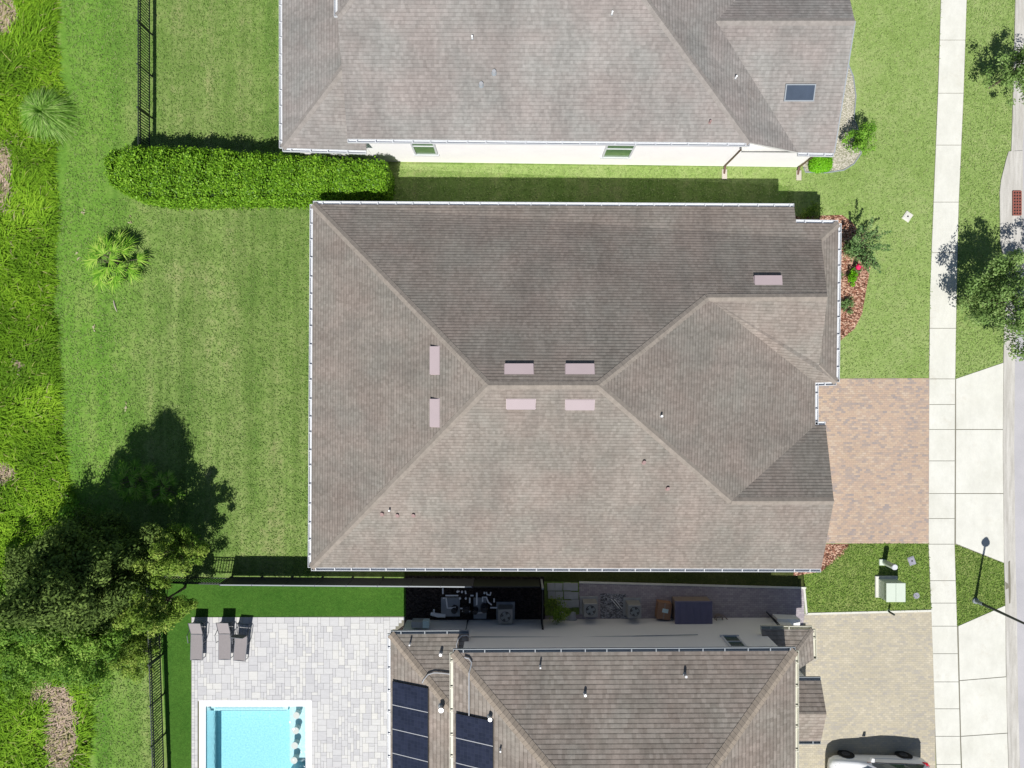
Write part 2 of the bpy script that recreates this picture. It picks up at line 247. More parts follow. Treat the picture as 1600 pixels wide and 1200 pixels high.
# ---------------------------------------------------------------- mesh helpers
def wloc(o):
    v = Vector((0, 0, 0))
    while o: v += o.location; o = o.parent
    return v
def tag(o, label=None, cat=None, group=None, kind=None, category=None):
    cat = cat or category
    for k, v in (('label', label), ('category', cat), ('group', group), ('kind', kind)):
        if v: o[k] = v
    return o
def empty(name, loc, label, cat, group=None):
    o = bpy.data.objects.new(name, None); COL.objects.link(o); o.location = loc; o.empty_display_size = 0.2
    return tag(o, label, cat, group)
def mk(name, verts, faces, mat, parent=None, uvs=None, rnd=None, smooth=False, **tg):
    v = np.array(verts, dtype=float).reshape(-1, 3)
    if parent is not None: v = v - np.array(wloc(parent))
    me = bpy.data.meshes.new(name); me.from_pydata(v.tolist(), [], faces if isinstance(faces, list) else faces.tolist())
    if uvs is not None:
        l = me.uv_layers.new(name='UVMap'); l.data.foreach_set('uv', np.array(uvs, dtype=np.float32).ravel())
    if rnd is not None:
        a = me.attributes.new('rnd', 'FLOAT', 'POINT'); a.data.foreach_set('value', np.array(rnd, dtype=np.float32))
    me.materials.append(M[mat]); me.update()
    if smooth: me.polygons.foreach_set('use_smooth', [True] * len(me.polygons))
    o = bpy.data.objects.new(name, me); COL.objects.link(o); o.parent = parent
    return tag(o, **tg)
class MB:
    def __init__(s): s.v = []; s.f = []
    def add(s, vs, fs):
        b = len(s.v); s.v += [tuple(x) for x in vs]; s.f += [tuple(b + i for i in f) for f in fs]; return s
    def box(s, c, d, rz=0.0, bev=0.0, rx=0.0):
        hx, hy, hz = [x / 2 for x in d]
        if bev > 0:
            e = bev; vs = []
            for z, q in ((-hz, 0), (hz - e, 0), (hz, e)):
                vs += [(-hx + q, -hy + q, z), (hx - q, -hy + q, z), (hx - q, hy - q, z), (-hx + q, hy - q, z)]
            fs = [(3, 2, 1, 0), (8, 9, 10, 11)] + [(4 * k + i, 4 * k + (i + 1) % 4, 4 * k + 4 + (i + 1) % 4, 4 * k + 4 + i) for k in (0, 1) for i in range(4)]
        else:
            vs = [(x, y, z) for z in (-hz, hz) for x, y in ((-hx, -hy), (hx, -hy), (hx, hy), (-hx, hy))]
            fs = [(3, 2, 1, 0), (4, 5, 6, 7), (0, 1, 5, 4), (1, 2, 6, 5), (2, 3, 7, 6), (3, 0, 4, 7)]
        R = Matrix.Rotation(rz, 3, 'Z') @ Matrix.Rotation(rx, 3, 'X')
        return s.add([tuple(R @ Vector(x) + Vector(c)) for x in vs], fs)
    def tube(s, pts, r, n=8, caps=True):
        pts = [Vector(p) for p in pts]; rr = r if isinstance(r, (list, tuple)) else [r] * len(pts); vs = []; fs = []
        for i, p in enumerate(pts):
            d = (pts[min(i + 1, len(pts) - 1)] - pts[max(i - 1, 0)]).normalized()
            a = d.cross(Vector((0, 0, 1))); a = a.normalized() if a.length > 1e-4 else Vector((1, 0, 0)); b = d.cross(a)
            vs += [p + (a * math.cos(k * 2 * math.pi / n) + b * math.sin(k * 2 * math.pi / n)) * rr[i] for k in range(n)]
        for i in range(len(pts) - 1):
            fs += [(i * n + k, i * n + (k + 1) % n, (i + 1) * n + (k + 1) % n, (i + 1) * n + k) for k in range(n)]
        if caps: fs += [tuple(range(n - 1, -1, -1)), tuple(range((len(pts) - 1) * n, len(pts) * n))]
        return s.add(vs, fs)
    def cyl(s, c, r, h, n=16, r2=None):
        r2 = r if r2 is None else r2; x, y, z = c
        vs = [(x + q * math.cos(k * 2 * math.pi / n), y + q * math.sin(k * 2 * math.pi / n), zz) for q, zz in ((r, z), (r2, z + h)) for k in range(n)]
        fs = [tuple(range(n - 1, -1, -1)), tuple(range(n, 2 * n))] + [(k, (k + 1) % n, n + (k + 1) % n, n + k) for k in range(n)]
        return s.add(vs, fs)
    def ring(s, c, r1, r2, h, n=20):
        x, y, z = c; vs = []
        for q, zz in ((r1, z), (r2, z), (r2, z + h), (r1, z + h)): vs += [(x + q * math.cos(k * 2 * math.pi / n), y + q * math.sin(k * 2 * math.pi / n), zz) for k in range(n)]
        return s.add(vs, [(a * n + k, a * n + (k + 1) % n, ((a + 1) % 4) * n + (k + 1) % n, ((a + 1) % 4) * n + k) for a in range(4) for k in range(n)])
    def prism(s, poly, z0, z1):
        n = len(poly); A = sum(poly[i][0] * poly[(i + 1) % n][1] - poly[(i + 1) % n][0] * poly[i][1] for i in range(n))
        if A < 0: poly = poly[::-1]
        g = lambda z, i: z[i] if isinstance(z, (list, tuple)) else z
        vs = [(p[0], p[1], g(z0, i)) for i, p in enumerate(poly)] + [(p[0], p[1], g(z1, i)) for i, p in enumerate(poly)]
        tri = tessellate_polygon([[Vector((p[0], p[1], 0)) for p in poly]])
        fs = [(k, (k + 1) % n, n + (k + 1) % n, n + k) for k in range(n)]
        for a, b, c in tri:
            ar = (poly[b][0] - poly[a][0]) * (poly[c][1] - poly[a][1]) - (poly[c][0] - poly[a][0]) * (poly[b][1] - poly[a][1])
            if ar < 0: b, c = c, b
            fs += [(c, b, a), (a + n, b + n, c + n)]
        return s.add(vs, fs)
    def quad(s, *p): return s.add(p, [tuple(range(len(p)))])
    def build(s, name, mat, parent=None, **k): return mk(name, s.v, s.f, mat, parent, **k)
def gpoly(pts): return [P(x, y)[:2] for x, y in pts]
def sheet(name, pts, z, mat, kind='structure', th=None, world=False, **k):
    poly = pts if world else gpoly(pts)
    return MB().prism(poly, (z - th) if th else z - 0.003, z).build(name, mat, kind=kind, **k)
def offset(poly, d):                                   # inset a simple polygon
    n = len(poly); A = sum(poly[i][0] * poly[(i + 1) % n][1] - poly[(i + 1) % n][0] * poly[i][1] for i in range(n))
    if A < 0: poly = poly[::-1]
    out = []
    for i in range(n):
        p0, p1, p2 = Vector(poly[i - 1][:2]), Vector(poly[i][:2]), Vector(poly[(i + 1) % n][:2])
        d1 = (p1 - p0).normalized(); d2 = (p2 - p1).normalized(); n1 = Vector((-d1.y, d1.x)); n2 = Vector((-d2.y, d2.x))
        den = 1 + n1.dot(n2); out.append(tuple(p1 + (n1 + n2) * (d / max(den, 0.15))))
    return out
def roof_mesh(name, faces, mat, parent):
    vs, fs, uv = [], [], []
    for F in faces:
        p = [Vector(x) for x in F]; nrm = Vector((0, 0, 0))
        for i in range(len(p)): nrm += (p[i] - p[0]).cross(p[(i + 1) % len(p)] - p[0])
        if nrm.z < 0: p.reverse(); nrm = -nrm
        nrm.normalize(); u = Vector((0, 0, 1)).cross(nrm).normalized(); v = nrm.cross(u); b = len(vs)
        vs += [tuple(q) for q in p]; fs.append(tuple(range(b, b + len(p)))); uv += [(q.dot(u) + 50, q.dot(v) + 50) for q in p]
    o = mk(name, vs, fs, mat, parent, uvs=uv); BV[o.name] = BVHTree.FromPolygons([Vector(v) for v in vs], [tuple(f) for f in fs]); return o
BV = {}
def surf(roof, px, py, fallback=.1):                    # the point of a roof slope seen at a photo position
    d = Vector(((px - 800) / FPX, (600 - py) / FPX, -1)).normalized(); h = BV[roof.name].ray_cast(Vector((0, 0, H)), d)
    return h[0] if h[0] is not None else Vector(P(px, py, fallback))
def caps(lines, mat, parent, wd=0.17):
    for a, b, slope in lines:
        a, b = Vector(a), Vector(b); d = b - a; L = d.length; d.normalize(); l = Vector((-d.y, d.x, 0)).normalized(); mb = MB()
        n = max(1, int(L / 0.2)); vs = []; fs = []
        for i in range(n):                            # overlapping cap shingles, each one slightly lifted at its lower edge
            for tt, lift in ((i / n, 0.022 if a.z < b.z else 0.012), ((i + 1) / n, 0.012 if a.z < b.z else 0.022)):
                c = a + d * (L * tt) + Vector((0, 0, 0.012 + lift)); k = len(vs)
                vs += [c - l * wd - Vector((0, 0, wd * slope + 0.02)), c, c + l * wd - Vector((0, 0, wd * slope + 0.02))]
            k = len(vs) - 6; fs += [(k, k + 1, k + 4, k + 3), (k + 1, k + 2, k + 5, k + 4)]
        mb.add(vs, fs); mb.build('ridge_cap', mat, parent)
def gutter(a, b, out, mat, parent, step=0.82, wd=0.13, ticks=True):
    a, b = Vector(a), Vector(b); d = (b - a); L = d.length; d.normalize(); o = Vector(out).normalized(); mb = MB()
    def bar(o0, o1, z0, z1, s0=0.0, s1=None):
        s1 = L if s1 is None else s1
        q = [a + d * s + o * oo + Vector((0, 0, zz)) for s in (s0, s1) for oo, zz in ((o0, z0), (o1, z0), (o1, z1), (o0, z1))]
        mb.add(q, [(0, 1, 2, 3), (7, 6, 5, 4), (0, 4, 5, 1), (1, 5, 6, 2), (2, 6, 7, 3), (3, 7, 4, 0)])
    bar(0.003, 0.015, -0.13, -0.02); bar(0.015, wd, -0.13, -0.118); bar(wd, wd + 0.022, -0.13, -0.005)
    bar(0.015, wd, -0.118, -0.012, 0, 0.02); bar(0.015, wd, -0.118, -0.012, L - 0.02, L)
    if ticks:
        s = 0.35 + random.random() * 0.2
        while s < L - 0.2: bar(0.0, wd, -0.03, 0.004, s, s + 0.045); s += step * random.uniform(0.85, 1.15)
    return mb.build('gutter', mat, parent)
def trim(outline, parent, mat='soffit', drop=0.17):
    mb = MB(); n = len(outline)
    for i in range(n):
        a, b = Vector(outline[i]), Vector(outline[(i + 1) % n])
        mb.quad(a - Vector((0, 0, 0.004)), b - Vector((0, 0, 0.004)), b - Vector((0, 0, drop)), a - Vector((0, 0, drop)))
    tri = tessellate_polygon([[Vector((p[0], p[1], 0)) for p in outline]])
    mb.add([(p[0], p[1], p[2] - drop) for p in outline], [tuple(t) for t in tri])
    return mb.build('fascia', mat, parent)
def copy_thing(src, loc, rz=None, label=None):
    r = src.copy(); COL.objects.link(r); r.location = loc
    if rz is not None: r.rotation_euler = (0, 0, rz)
    if label: r['label'] = label
    def rec(s, d):
        for ch in [o for o in bpy.data.objects if o.parent == s]:
            c = ch.copy(); COL.objects.link(c); c.parent = d; rec(ch, c)
    rec(src, r); return r

# ================================================================= GROUND
PX0, PX1, PY0, PY1 = 322, 478, 1103, 1440              # pool opening
def frame_sheet(name, outer, hole, z, mat, **k):
    x0, y0, x1, y1 = outer; a0, b0, a1, b1 = hole; mb = MB()
    for r in ((x0, y0, x1, b0), (x0, b1, x1, y1), (x0, b0, a0, b1), (a1, b0, x1, b1)):
        A = P(r[0], r[1]); B = P(r[2], r[3]); mb.quad((A[0], A[1], z), (A[0], B[1], z), (B[0], B[1], z), (B[0], A[1], z))
    return mb.build(name, mat, kind='structure', **k)
frame_sheet('ground', (-6000, -6000, 7500, 7000), (PX0 - 6, PY0 - 6, PX1 + 6, PY1 + 6), 0.0, 'lawn')
sheet('front_lawn', [(1290, -400), (1472, -400), (1470, 0), (1459, 300), (1452, 592), (1451, 720), (1456, 957), (1465, 1600), (1290, 1600), (1255, 960), (1255, 893), (1240, 700), (1240, 290), (620, 264), (620, 256), (1240, 262)], 0.004, 'lawn_front')
sheet('verge', [(1505, -400), (1590, -400), (1588, 0), (1583, 200), (1566, 330), (1569, 560), (1572, 900), (1578, 1600), (1500, 1600), (1490, 850), (1490, 590), (1503, 0)], 0.004, 'lawn_front')
sheet('small_lawn', [(1283, 893), (1255, 893), (1257, 960), (1456, 955), (1451, 850), (1328, 850), (1300, 880)], 0.008, 'lawn_lush')
sheet('small_lawn', [(1492, 850), (1568, 880), (1571, 945), (1495, 978)], 0.008, 'lawn_lush')
sheet('side_strip', [(632, 893), (1255, 893), (1258, 917), (700, 905), (632, 905)], 0.008, 'wild_soil_and_shade')  # grass strip under the eave; dark colour stands in for its deep shade
WB = [(-300, 92), (0, 93), (60, 90), (140, 98), (180, 112), (215, 90), (260, 87), (330, 92), (400, 88), (470, 86), (560, 95), (650, 98), (720, 106), (800, 122), (900, 150), (1060, 152), (1200, 142), (1500, 140)]
wbx = lambda y: np.interp(y, [a for a, b in WB], [b for a, b in WB])
sheet('wild_ground', [(-1200, -1200)] + [(93, -1200)] + [(b - 5, a) for a, b in WB] + [(135, 2600), (-1200, 2600)], 0.008, 'wild_soil_and_shade')
sheet('artificial_turf', [(252, 905), (367, 903), (634, 908), (634, 963), (300, 965), (304, 1090), (304, 1500), (266, 1500), (262, 1200), (252, 1012)], 0.012, 'turf')
sheet('mulch_strip', [(634, 899), (850, 901), (852, 985), (600, 1000), (634, 964)], 0.012, 'dark_mulch')
sheet('side_paving', [(905, 911), (1256, 920), (1258, 990), (850, 985), (850, 962), (905, 960)], 0.012, 'brick_side')
sheet('gravel_patch', [(938, 927), (978, 928), (980, 966), (938, 966)], 0.016, 'gravel')
MB().prism(gpoly([(905, 908), (1259, 917), (1259, 920), (905, 911)]), 0, 0.05).build('paving_edge', 'concrete', kind='structure')
sheet('driveway', [(1200, 592), (1452, 591), (1451, 849), (1200, 849)], 0.02, 'brick_pink')
sheet('driveway', [(1257, 959), (1456, 954), (1460, 1080), (1468, 1700), (1200, 1700), (1240, 1100)], 0.02, 'brick_tan')
mb = MB()
for a, b in (((1256, 918), (1260, 959)), ((1260, 959), (1456, 954))):
    A, B = Vector(P(*a)), Vector(P(*b)); d = (B - A).normalized(); nn = Vector((-d.y, d.x, 0)) * 0.05
    mb.prism([(A - nn)[:2], (B - nn)[:2], (B + nn)[:2], (A + nn)[:2]], 0, 0.045)
mb.build('paving_edge', 'concrete', kind='structure')
sheet('mulch_bed', [(1240, 338), (1316, 336), (1330, 346), (1348, 368), (1360, 418), (1354, 450), (1347, 490), (1335, 514), (1313, 532), (1240, 540)], 0.016, 'mulch')
sheet('mulch_bed', [(1240, 850), (1328, 850), (1318, 866), (1300, 880), (1283, 893), (1240, 900)], 0.016, 'mulch')
bedp = [(1280, 60), (1325, 100), (1333, 120), (1337, 150), (1334, 185), (1345, 215), (1345, 240), (1334, 256), (1318, 266), (1290, 270), (1258, 269), (1256, 262), (1240, 240), (1260, 100)]
sheet('pebble_bed', bedp, 0.016, 'pebble')
mb = MB(); pp = [P(x, y) for x, y in bedp[1:12]]; mb.tube([(a, b, 0.02) for a, b, c in pp], 0.035, 6); mb.build('bed_edging', 'grey_cap', label='low pale edging strip curving round the pebble bed beside the white house', category='edging')
# pavements (slabs with open joints over a base)
SWL = [(-300, 1478), (0, 1470), (130, 1466), (300, 1459), (450, 1453), (590, 1451.5), (850, 1450.5), (960, 1455), (1200, 1463), (1600, 1478)]
SWR = [(-300, 1519), (0, 1510), (150, 1505), (330, 1497), (500, 1493.5), (600, 1492), (850, 1491), (980, 1495), (1200, 1501), (1600, 1516)]
ip = lambda T, y: float(np.interp(y, [a for a, b in T], [b for a, b in T]))
ys = [-300, -60, 63, 146, 227, 316, 395, 513, 592, 632, 671, 720, 771, 810, 850, 907, 942, 978, 1021, 1065, 1107, 1150, 1194, 1300, 1600]
mb = MB()
for y0, y1 in zip(ys[:-1], ys[1:]):
    g = 0.42; k = [y0 + g, (y0 + y1) / 2, y1 - g]; mb.prism(gpoly([(ip(SWL, y) , y) for y in k] + [(ip(SWR, y) - 0.4, y) for y in k[::-1]]), 0.0, 0.035)
mb.build('pavement', 'concrete', kind='structure')
sheet('pavement_base', [(ip(SWL, y) - 0.4, y) for y in ys] + [(ip(SWR, y) + 0.5, y) for y in ys[::-1]], 0.016, 'joint')
mb = MB(); a = 0.6
for poly in ([(1493.3, 592), (1567, 567), (1567, 671 - a), (1493.3, 671 - a)], [(1493.3, 671 + a), (1567, 671 + a), (1567, 771 - a), (1493, 771 - a)], [(1493, 771 + a), (1567, 771 + a), (1568, 879), (1493, 849)],
             [(1497, 978), (1570, 946), (1571, 1057 - a), (1499, 1063 - a)], [(1499, 1063 + a), (1571.5, 1057 + a), (1573, 1145 - a), (1501, 1150 - a)], [(1501, 1150 + a), (1573, 1145 + a), (1578, 1300), (1506, 1300)]):
    mb.prism(gpoly(poly), 0.0, 0.035)
mb.build('driveway_apron', 'concrete', kind='structure')
mb = MB(); mb.prism(gpoly([(1492, 593), (1569, 566), (1569, 880), (1491, 850)]), 0.0, 0.017); mb.prism(gpoly([(1495, 979), (1571, 945), (1580, 1300), (1505, 1300)]), 0, 0.017); mb.build('apron_base', 'joint', kind='structure')
KL = [(-300, 1594), (0, 1585.5), (110, 1583), (230, 1579.5), (330, 1573), (560, 1567), (700, 1566), (880, 1568), (950, 1570), (1100, 1572), (1300, 1578), (1600, 1588)]
kx = lambda y: ip(KL, y); vs = []; fs = []; yk = list(range(-300, 1601, 20)); prof = [(0, 0.0), (0, 0.06), (3.5, 0.055), (7, 0.02), (14.5, 0.012), (18.5, 0.016), (18.5, 0.0)]
for y in yk: vs += [P(kx(y) + o, y)[:2] + (z,) for o, z in prof]
n = len(prof)
for i in range(len(yk) - 1): fs += [(i * n + k, i * n + k + 1, (i + 1) * n + k + 1, (i + 1) * n + k) for k in range(n - 1)]
mk('kerb', vs, fs, 'kerb', kind='structure')
sheet('road', [(kx(y) + 18.3, y) for y in yk] + [(2000, 1600), (2000, -300)], 0.006, 'asphalt')
MB().prism(gpoly([(1575, 237), (1597, 236), (1597, 420), (1573, 430), (1562, 380), (1561, 300), (1563, 282), (1571, 250)]), 0.0, 0.062).build('drain_apron', 'kerb', kind='structure')
sheet('kerb_dirt', [(1575, 878), (1577.5, 876), (1578.2, 900), (1578.6, 925), (1578, 942), (1576, 943), (1575.2, 915)], 0.034, 'joint')
MB().prism(gpoly([(1569, 908), (1574, 912), (1575, 918), (1570, 921)]), 0.055, 0.062).build('kerb_dirt', 'joint', kind='structure')
# pool deck of mixed pavers
sheet('pool_deck_base', [(299, 964), (633, 963), (633, 975), (620, 985), (620, 1085), (299, 1085)], 0.016, 'joint')
mb = MB(); DZ = 0.04
for r in ((299, 1085, 311, 1560), (489, 1085, 620, 1560)): mb.prism(gpoly([(r[0], r[1]), (r[2], r[1]), (r[2], r[3]), (r[0], r[3])]), 0, 0.017)
mb.build('pool_deck_base', 'joint', kind='structure')
cell = 0.152; x0, y0, _ = P(300, 964); nx, ny = int((P(634, 0)[0] - x0) / cell), int((y0 - P(0, 1560)[1]) / cell)
occ = np.zeros((nx, ny), bool); vs, fs, rn = [], [], []; cx0, cy0, _ = P(311.5, 1093); cx1, cy1, _ = P(488.5, 1560)
def indeck(i, j):
    x = x0 + (i + .5) * cell; y = y0 - (j + .5) * cell
    if cx0 < x < cx1 and y < cy0: return False
    px = x * PM + 800; py = 600 - y * PM
    return px < 633 - max(0, py - 966) * 1.0 or px < 612
for i in range(nx):
    for j in range(ny):
        if not indeck(i, j): occ[i, j] = True
sz = [(2, 2), (2, 2), (3, 2), (2, 3), (3, 2), (2, 1), (1, 2), (3, 3), (1, 3)]
for j in range(ny):
    for i in range(nx):
        if occ[i, j]: continue
        opt = [q for q in sz if i + q[0] <= nx and j + q[1] <= ny and not occ[i:i + q[0], j:j + q[1]].any()]
        q = random.choice(opt) if opt and (i > 0) else (1, 1)
        occ[i:i + q[0], j:j + q[1]] = True; g = 0.005; b = len(vs)
        X0, X1, Y0, Y1 = x0 + i * cell + g, x0 + (i + q[0]) * cell - g, y0 - j * cell - g, y0 - (j + q[1]) * cell + g
        vs += [(X0, Y1, 0.01), (X1, Y1, 0.01), (X1, Y0, 0.01), (X0, Y0, 0.01), (X0, Y1, DZ), (X1, Y1, DZ), (X1, Y0, DZ), (X0, Y0, DZ)]
        fs += [(b + 4, b + 5, b + 6, b + 7)] + [(b + k, b + (k + 1) % 4, b + 4 + (k + 1) % 4, b + 4 + k) for k in range(4)]; rn += [random.random() ** 0.9] * 8
mk('pool_deck', vs, fs, 'deck', kind='structure', rnd=rn)

# ================================================================= POOL
pool = empty('swimming_pool', P(400, 1200), 'turquoise swimming pool with white coping set in the pale grey paver deck', 'pool')
def R2(x0_, y0_, x1_, y1_): return gpoly([(x0_, y0_), (x1_, y0_), (x1_, y1_), (x0_, y1_)])
mb = MB()
for r in ((312, 1093.5, 487.5, PY0), (312, PY1, 487.5, 1450), (312, PY0, PX0, PY1), (PX1, PY0, 487.5, PY1)): mb.prism(R2(*r), 0.0, 0.055)
mb.build('coping', 'coping', pool)
DEP = -1.45; mb = MB()
A, B = P(PX0, PY0), P(PX1, PY1); x0_, y1_, x1_, y0_ = A[0], A[1], B[0], B[1]
mb.quad((x0_, y0_, DEP), (x1_, y0_, DEP), (x1_, y1_, DEP), (x0_, y1_, DEP))
for a, b in (((x0_, y0_), (x1_, y0_)), ((x1_, y0_), (x1_, y1_)), ((x1_, y1_), (x0_, y1_)), ((x0_, y1_), (x0_, y0_))):
    mb.quad(a + (DEP,), a + (0.0,), b + (0.0,), b + (DEP,))
mb.build('basin', 'plaster', pool)
mb = MB(); e = 0.006
for i, (q, z) in enumerate(((3.5, -0.25), (10.5, -0.48), (17.5, -0.72))): mb.prism(R2(PX0 + 0.2, PY0 + (0.2 if i == 0 else (3.5, 10.5)[i - 1] + 0.05), 443, PY0 + q), DEP + e, z)
mb.build('steps', 'plaster', pool)
mb = MB()
for q, z in ((3.5, -0.25), (10.5, -0.48), (17.5, -0.72)): mb.prism(R2(PX0 + 1 + q * .7, PY0 + q - 1.1, 441, PY0 + q + .06), z - .03, z + .006)
mb.build('step_edge_tiles', 'step_tile', pool)
MB().prism(gpoly([(448, PY0 + .2), (PX1 - .2, PY0 + .2), (PX1 - .2, 1198), (448, 1198)]), DEP + e, -0.50).build('tanning_shelf', 'plaster', pool)
MB().prism(R2(440.5, PY0 + .2, 447.8, PY0 + 8), DEP + e, -0.22).build('step_end', 'plaster', pool)
MB().prism(R2(447, 1213, PX1 - .2, 1270), DEP + e, 0.50).build('added_shadow_block', 'coping', pool)  # added out-of-view block, there to cast the dark shadow on the pool shelf
mb = MB(); mb.prism(R2(PX0 + .3, PY0 + .3, PX1 - .3, PY1 - .3), DEP - 0.02, -0.10); mb.build('water', 'water', pool)
tt = MB(); e2 = 0.004
tt.quad((x0_ + e2, y0_, -0.14), (x0_ + e2, y1_, -0.14), (x0_ + e2, y1_, -0.001), (x0_ + e2, y0_, -0.001)); tt.quad((x0_, y1_ - e2, -0.14), (x1_, y1_ - e2, -0.14), (x1_, y1_ - e2, -0.001), (x0_, y1_ - e2, -0.001))
tt.build('waterline_tiles', 'tile', pool)
names = ['round white underwater stool nearest the top edge of the pool shelf', 'round white underwater stool second from the top in the pool', 'round white underwater stool third from the top in the pool', 'round white underwater stool lowest of the row in the pool']
first = None
for i, (sx, sy) in enumerate(((464, 1114.5), (463, 1138), (461.5, 1161), (460.5, 1184))):
    loc = Gm(sx + 2.5, sy - 2, -0.5); 
    if first is None:
        first = empty('pool_stool', (0, 0, 0), names[0], 'stool', 'round stools on the pool shelf')
        MB().cyl((0, 0, 0.0), 0.15, 0.36, 24).build('pedestal', 'stool', first); MB().cyl((0, 0, 0.36), 0.175, 0.035, 28).build('seat', 'stool', first); first.location = loc
    else: copy_thing(first, loc, None, names[i])

# ================================================================= HOUSES
def house(name, base, label): return empty(name, base, label, 'house')
def walls(parent, poly, ztop, mat, name='wall', z0=0.0):
    return MB().prism(poly, z0, ztop).build(name, mat, parent)
def window(parent, a, b, z0, z1, out, glass='glass', frame='white', bars=True):
    a, b, o = Vector(a + (0,)), Vector(b + (0,)), Vector(out + (0,)).normalized(); d = (b - a); L = d.length; d.normalize(); rz = math.atan2(d.y, d.x)
    mid = (a + b) / 2; fr = MB(); t_ = 0.09
    for c, dims in ((mid + o * 0.03 + Vector((0, 0, z0)), (L + t_ * 2, 0.12, t_)), (mid + o * 0.02 + Vector((0, 0, z1)), (L + t_ * 2, 0.09, t_)),
                    (a + o * 0.02 + Vector((0, 0, (z0 + z1) / 2)), (t_, 0.088, z1 - z0 - t_)), (b + o * 0.02 + Vector((0, 0, (z0 + z1) / 2)), (t_, 0.088, z1 - z0 - t_))): fr.box(c, dims, rz)
    if bars: fr.box(mid + o * 0.03 + Vector((0, 0, (z0 + z1) / 2)), (L - t_, 0.05, 0.05), rz)
    f = fr.build('window', frame, parent)
    MB().box(mid + o * 0.006 + Vector((0, 0, (z0 + z1) / 2)), (L - t_ / 2, 0.03, z1 - z0 - t_ / 2), rz).build('pane', glass, f); return f
def downspout(parent, x, y, z, mat, ox=0.0, oy=-1.0, foot=None):
    mb = MB(); a = Vector((x, y, 0)); o = Vector((ox, oy, 0))
    mb.tube([a + o * 0.30 + Vector((0, 0, z)), a + o * 0.06 + Vector((0, 0, z - 0.35)), a + o * 0.06 + Vector((0, 0, 0.25)), a + o * 0.40 + Vector((0, 0, 0.06))], 0.05, 4)
    return mb.build('downspout', mat, parent)
def vent_box(parent, px, py, r, L, W, slope_dir, pitch, mat='vent'):   # low slant-back roof vent lying on its slope
    n = Vector((slope_dir[0] * pitch, slope_dir[1] * pitch, 1)).normalized(); dn = Vector((slope_dir[0], slope_dir[1], -pitch)).normalized(); side = n.cross(dn)
    c = surf(parent, px, py, r); mb = MB(); hl, hw = L / 2, W / 2
    base = [c + side * sx * hl + dn * sy * hw - n * 0.02 for sx, sy in ((-1, -1), (1, -1), (1, 1), (-1, 1))]
    top = [base[0] + n * 0.04, base[1] + n * 0.04, base[2] + n * 0.15, base[3] + n * 0.15]
    mb.add(base + top, [(3, 2, 1, 0), (4, 5, 6, 7), (0, 1, 5, 4), (1, 2, 6, 5), (2, 3, 7, 6), (3, 0, 4, 7)])
    v = mb.build('roof_vent', mat, parent)
    q = MB(); fl = [c + side * sx * (hl + 0.025) + dn * sy * (hw + 0.025) + n * 0.01 for sx, sy in ((-1, -1), (1, -1), (1, 1), (-1, 1))]; q.quad(*fl); q.build('flashing', 'vent', v); return v
def pipe(parent, px, py, r, h=0.3, rad=0.045, mat='pvc', collar=True, nm='vent_pipe'):
    c = surf(parent, px, py, r); mb = MB(); mb.cyl((c.x, c.y, c.z - 0.15), rad, h + 0.15, 12)
    if rad > 0.09: mb.cyl((c.x, c.y, c.z + h), rad * 1.15, 0.05, 16, rad * 1.05)
    o = mb.build(nm, mat, parent)
    if collar: MB().cyl((c.x, c.y, c.z - 0.06), rad * 1.7, 0.08, 12, rad * 1.2).build('pipe_collar', 'grey_cap' if mat != 'pipe_red' else 'pipe_red', o)
    return o

# ---- main house
hm = house('house', P(880, 610), 'single storey house with brown grey shingle hip roof in the middle of the photo')
a = P(489, 319, .08); b = P(1241, 323, .0812); c = P(1244, 348, .0888); d = P(1310, 349, .0885); e = P(1307, 597, .0885); f = P(1283, 374, .0950); g = P(1280, 570, .0950)
h = P(1274, 598, .0815); k = P(1274, 664, .0815); l = P(1290, 664, .0815); m_ = P(1283, 889, .081); n = P(486, 887, .08)
R1 = P(763, 602, .18); Rr = P(935, 602, .18); P1 = P(1143, 783, .1205); P4 = P(1303, 783, .1205); P2 = P(1105, 465, .135); P3 = P(1293, 464, .135)
rm = roof_mesh('roof', [[a, b, c, d, f, P3, P2, Rr, R1], [d, e, g, f], [P2, P3, g, e, h], [Rr, P2, h, k, P1], [P1, k, l, P4], [R1, Rr, P1, P4, m_, n], [a, R1, n]], 'shingle_main', hm)
MB().add([f, g, P3], [(0, 1, 2)]).build('gable', 'stucco_tan', hm)
gw = MB(); vv = [Vector(x) for x in (l, P4, m_)]; ins = Vector((-0.25, 0, -0.06)); gw.add([x + ins for x in vv], [(0, 2, 1)]); gw.build('gable', 'stucco_tan', hm)
caps([(a, R1, .29), (n, R1, .29), (Rr, P2, .27), (Rr, P1, .27), (R1, Rr, .41), (P2, P3, .41), (P1, P4, .41), (d, f, .25), (e, g, .25)], 'cap', rm)
ol = [a, b, c, d, e, h, k, l, m_, n]; trim(ol, hm)
wp = offset([x[:2] for x in ol], 0.33); walls(hm, wp, .08 * H - 0.165, 'stucco_tan')
for A, B, o in ((a, b, (0, 1, 0)), (c, d, (0, 1, 0)), (d, e, (1, 0, 0)), (e, h, (0, -1, 0)), (h, k, (1, 0, 0)), (m_, n, (0, -1, 0)), (n, a, (-1, 0, 0))): gutter(A, B, o, 'white', hm)
gutter(k, l, (0, 1, 0), 'white', hm)
wy = wp[0]
for px, py, r, sd_, L, W in ((811, 577, .170, (0, 1), 1.2, .42), (906, 577, .170, (0, 1), 1.2, .42), (814, 631, .170, (0, -1), 1.2, .42), (906, 632, .170, (0, -1), 1.2, .42), (680, 563, .152, (-1, 0), 1.2, .40), (680, 645, .152, (-1, 0), 1.2, .40), (1200, 439, .1265, (0, 1), 1.22, .42)):
    vent_box(rm, px, py, r, L, W, sd_, .41)
def main_r(py): return .08 + (267.7 - (py - 600) * .9) * 3.77e-4
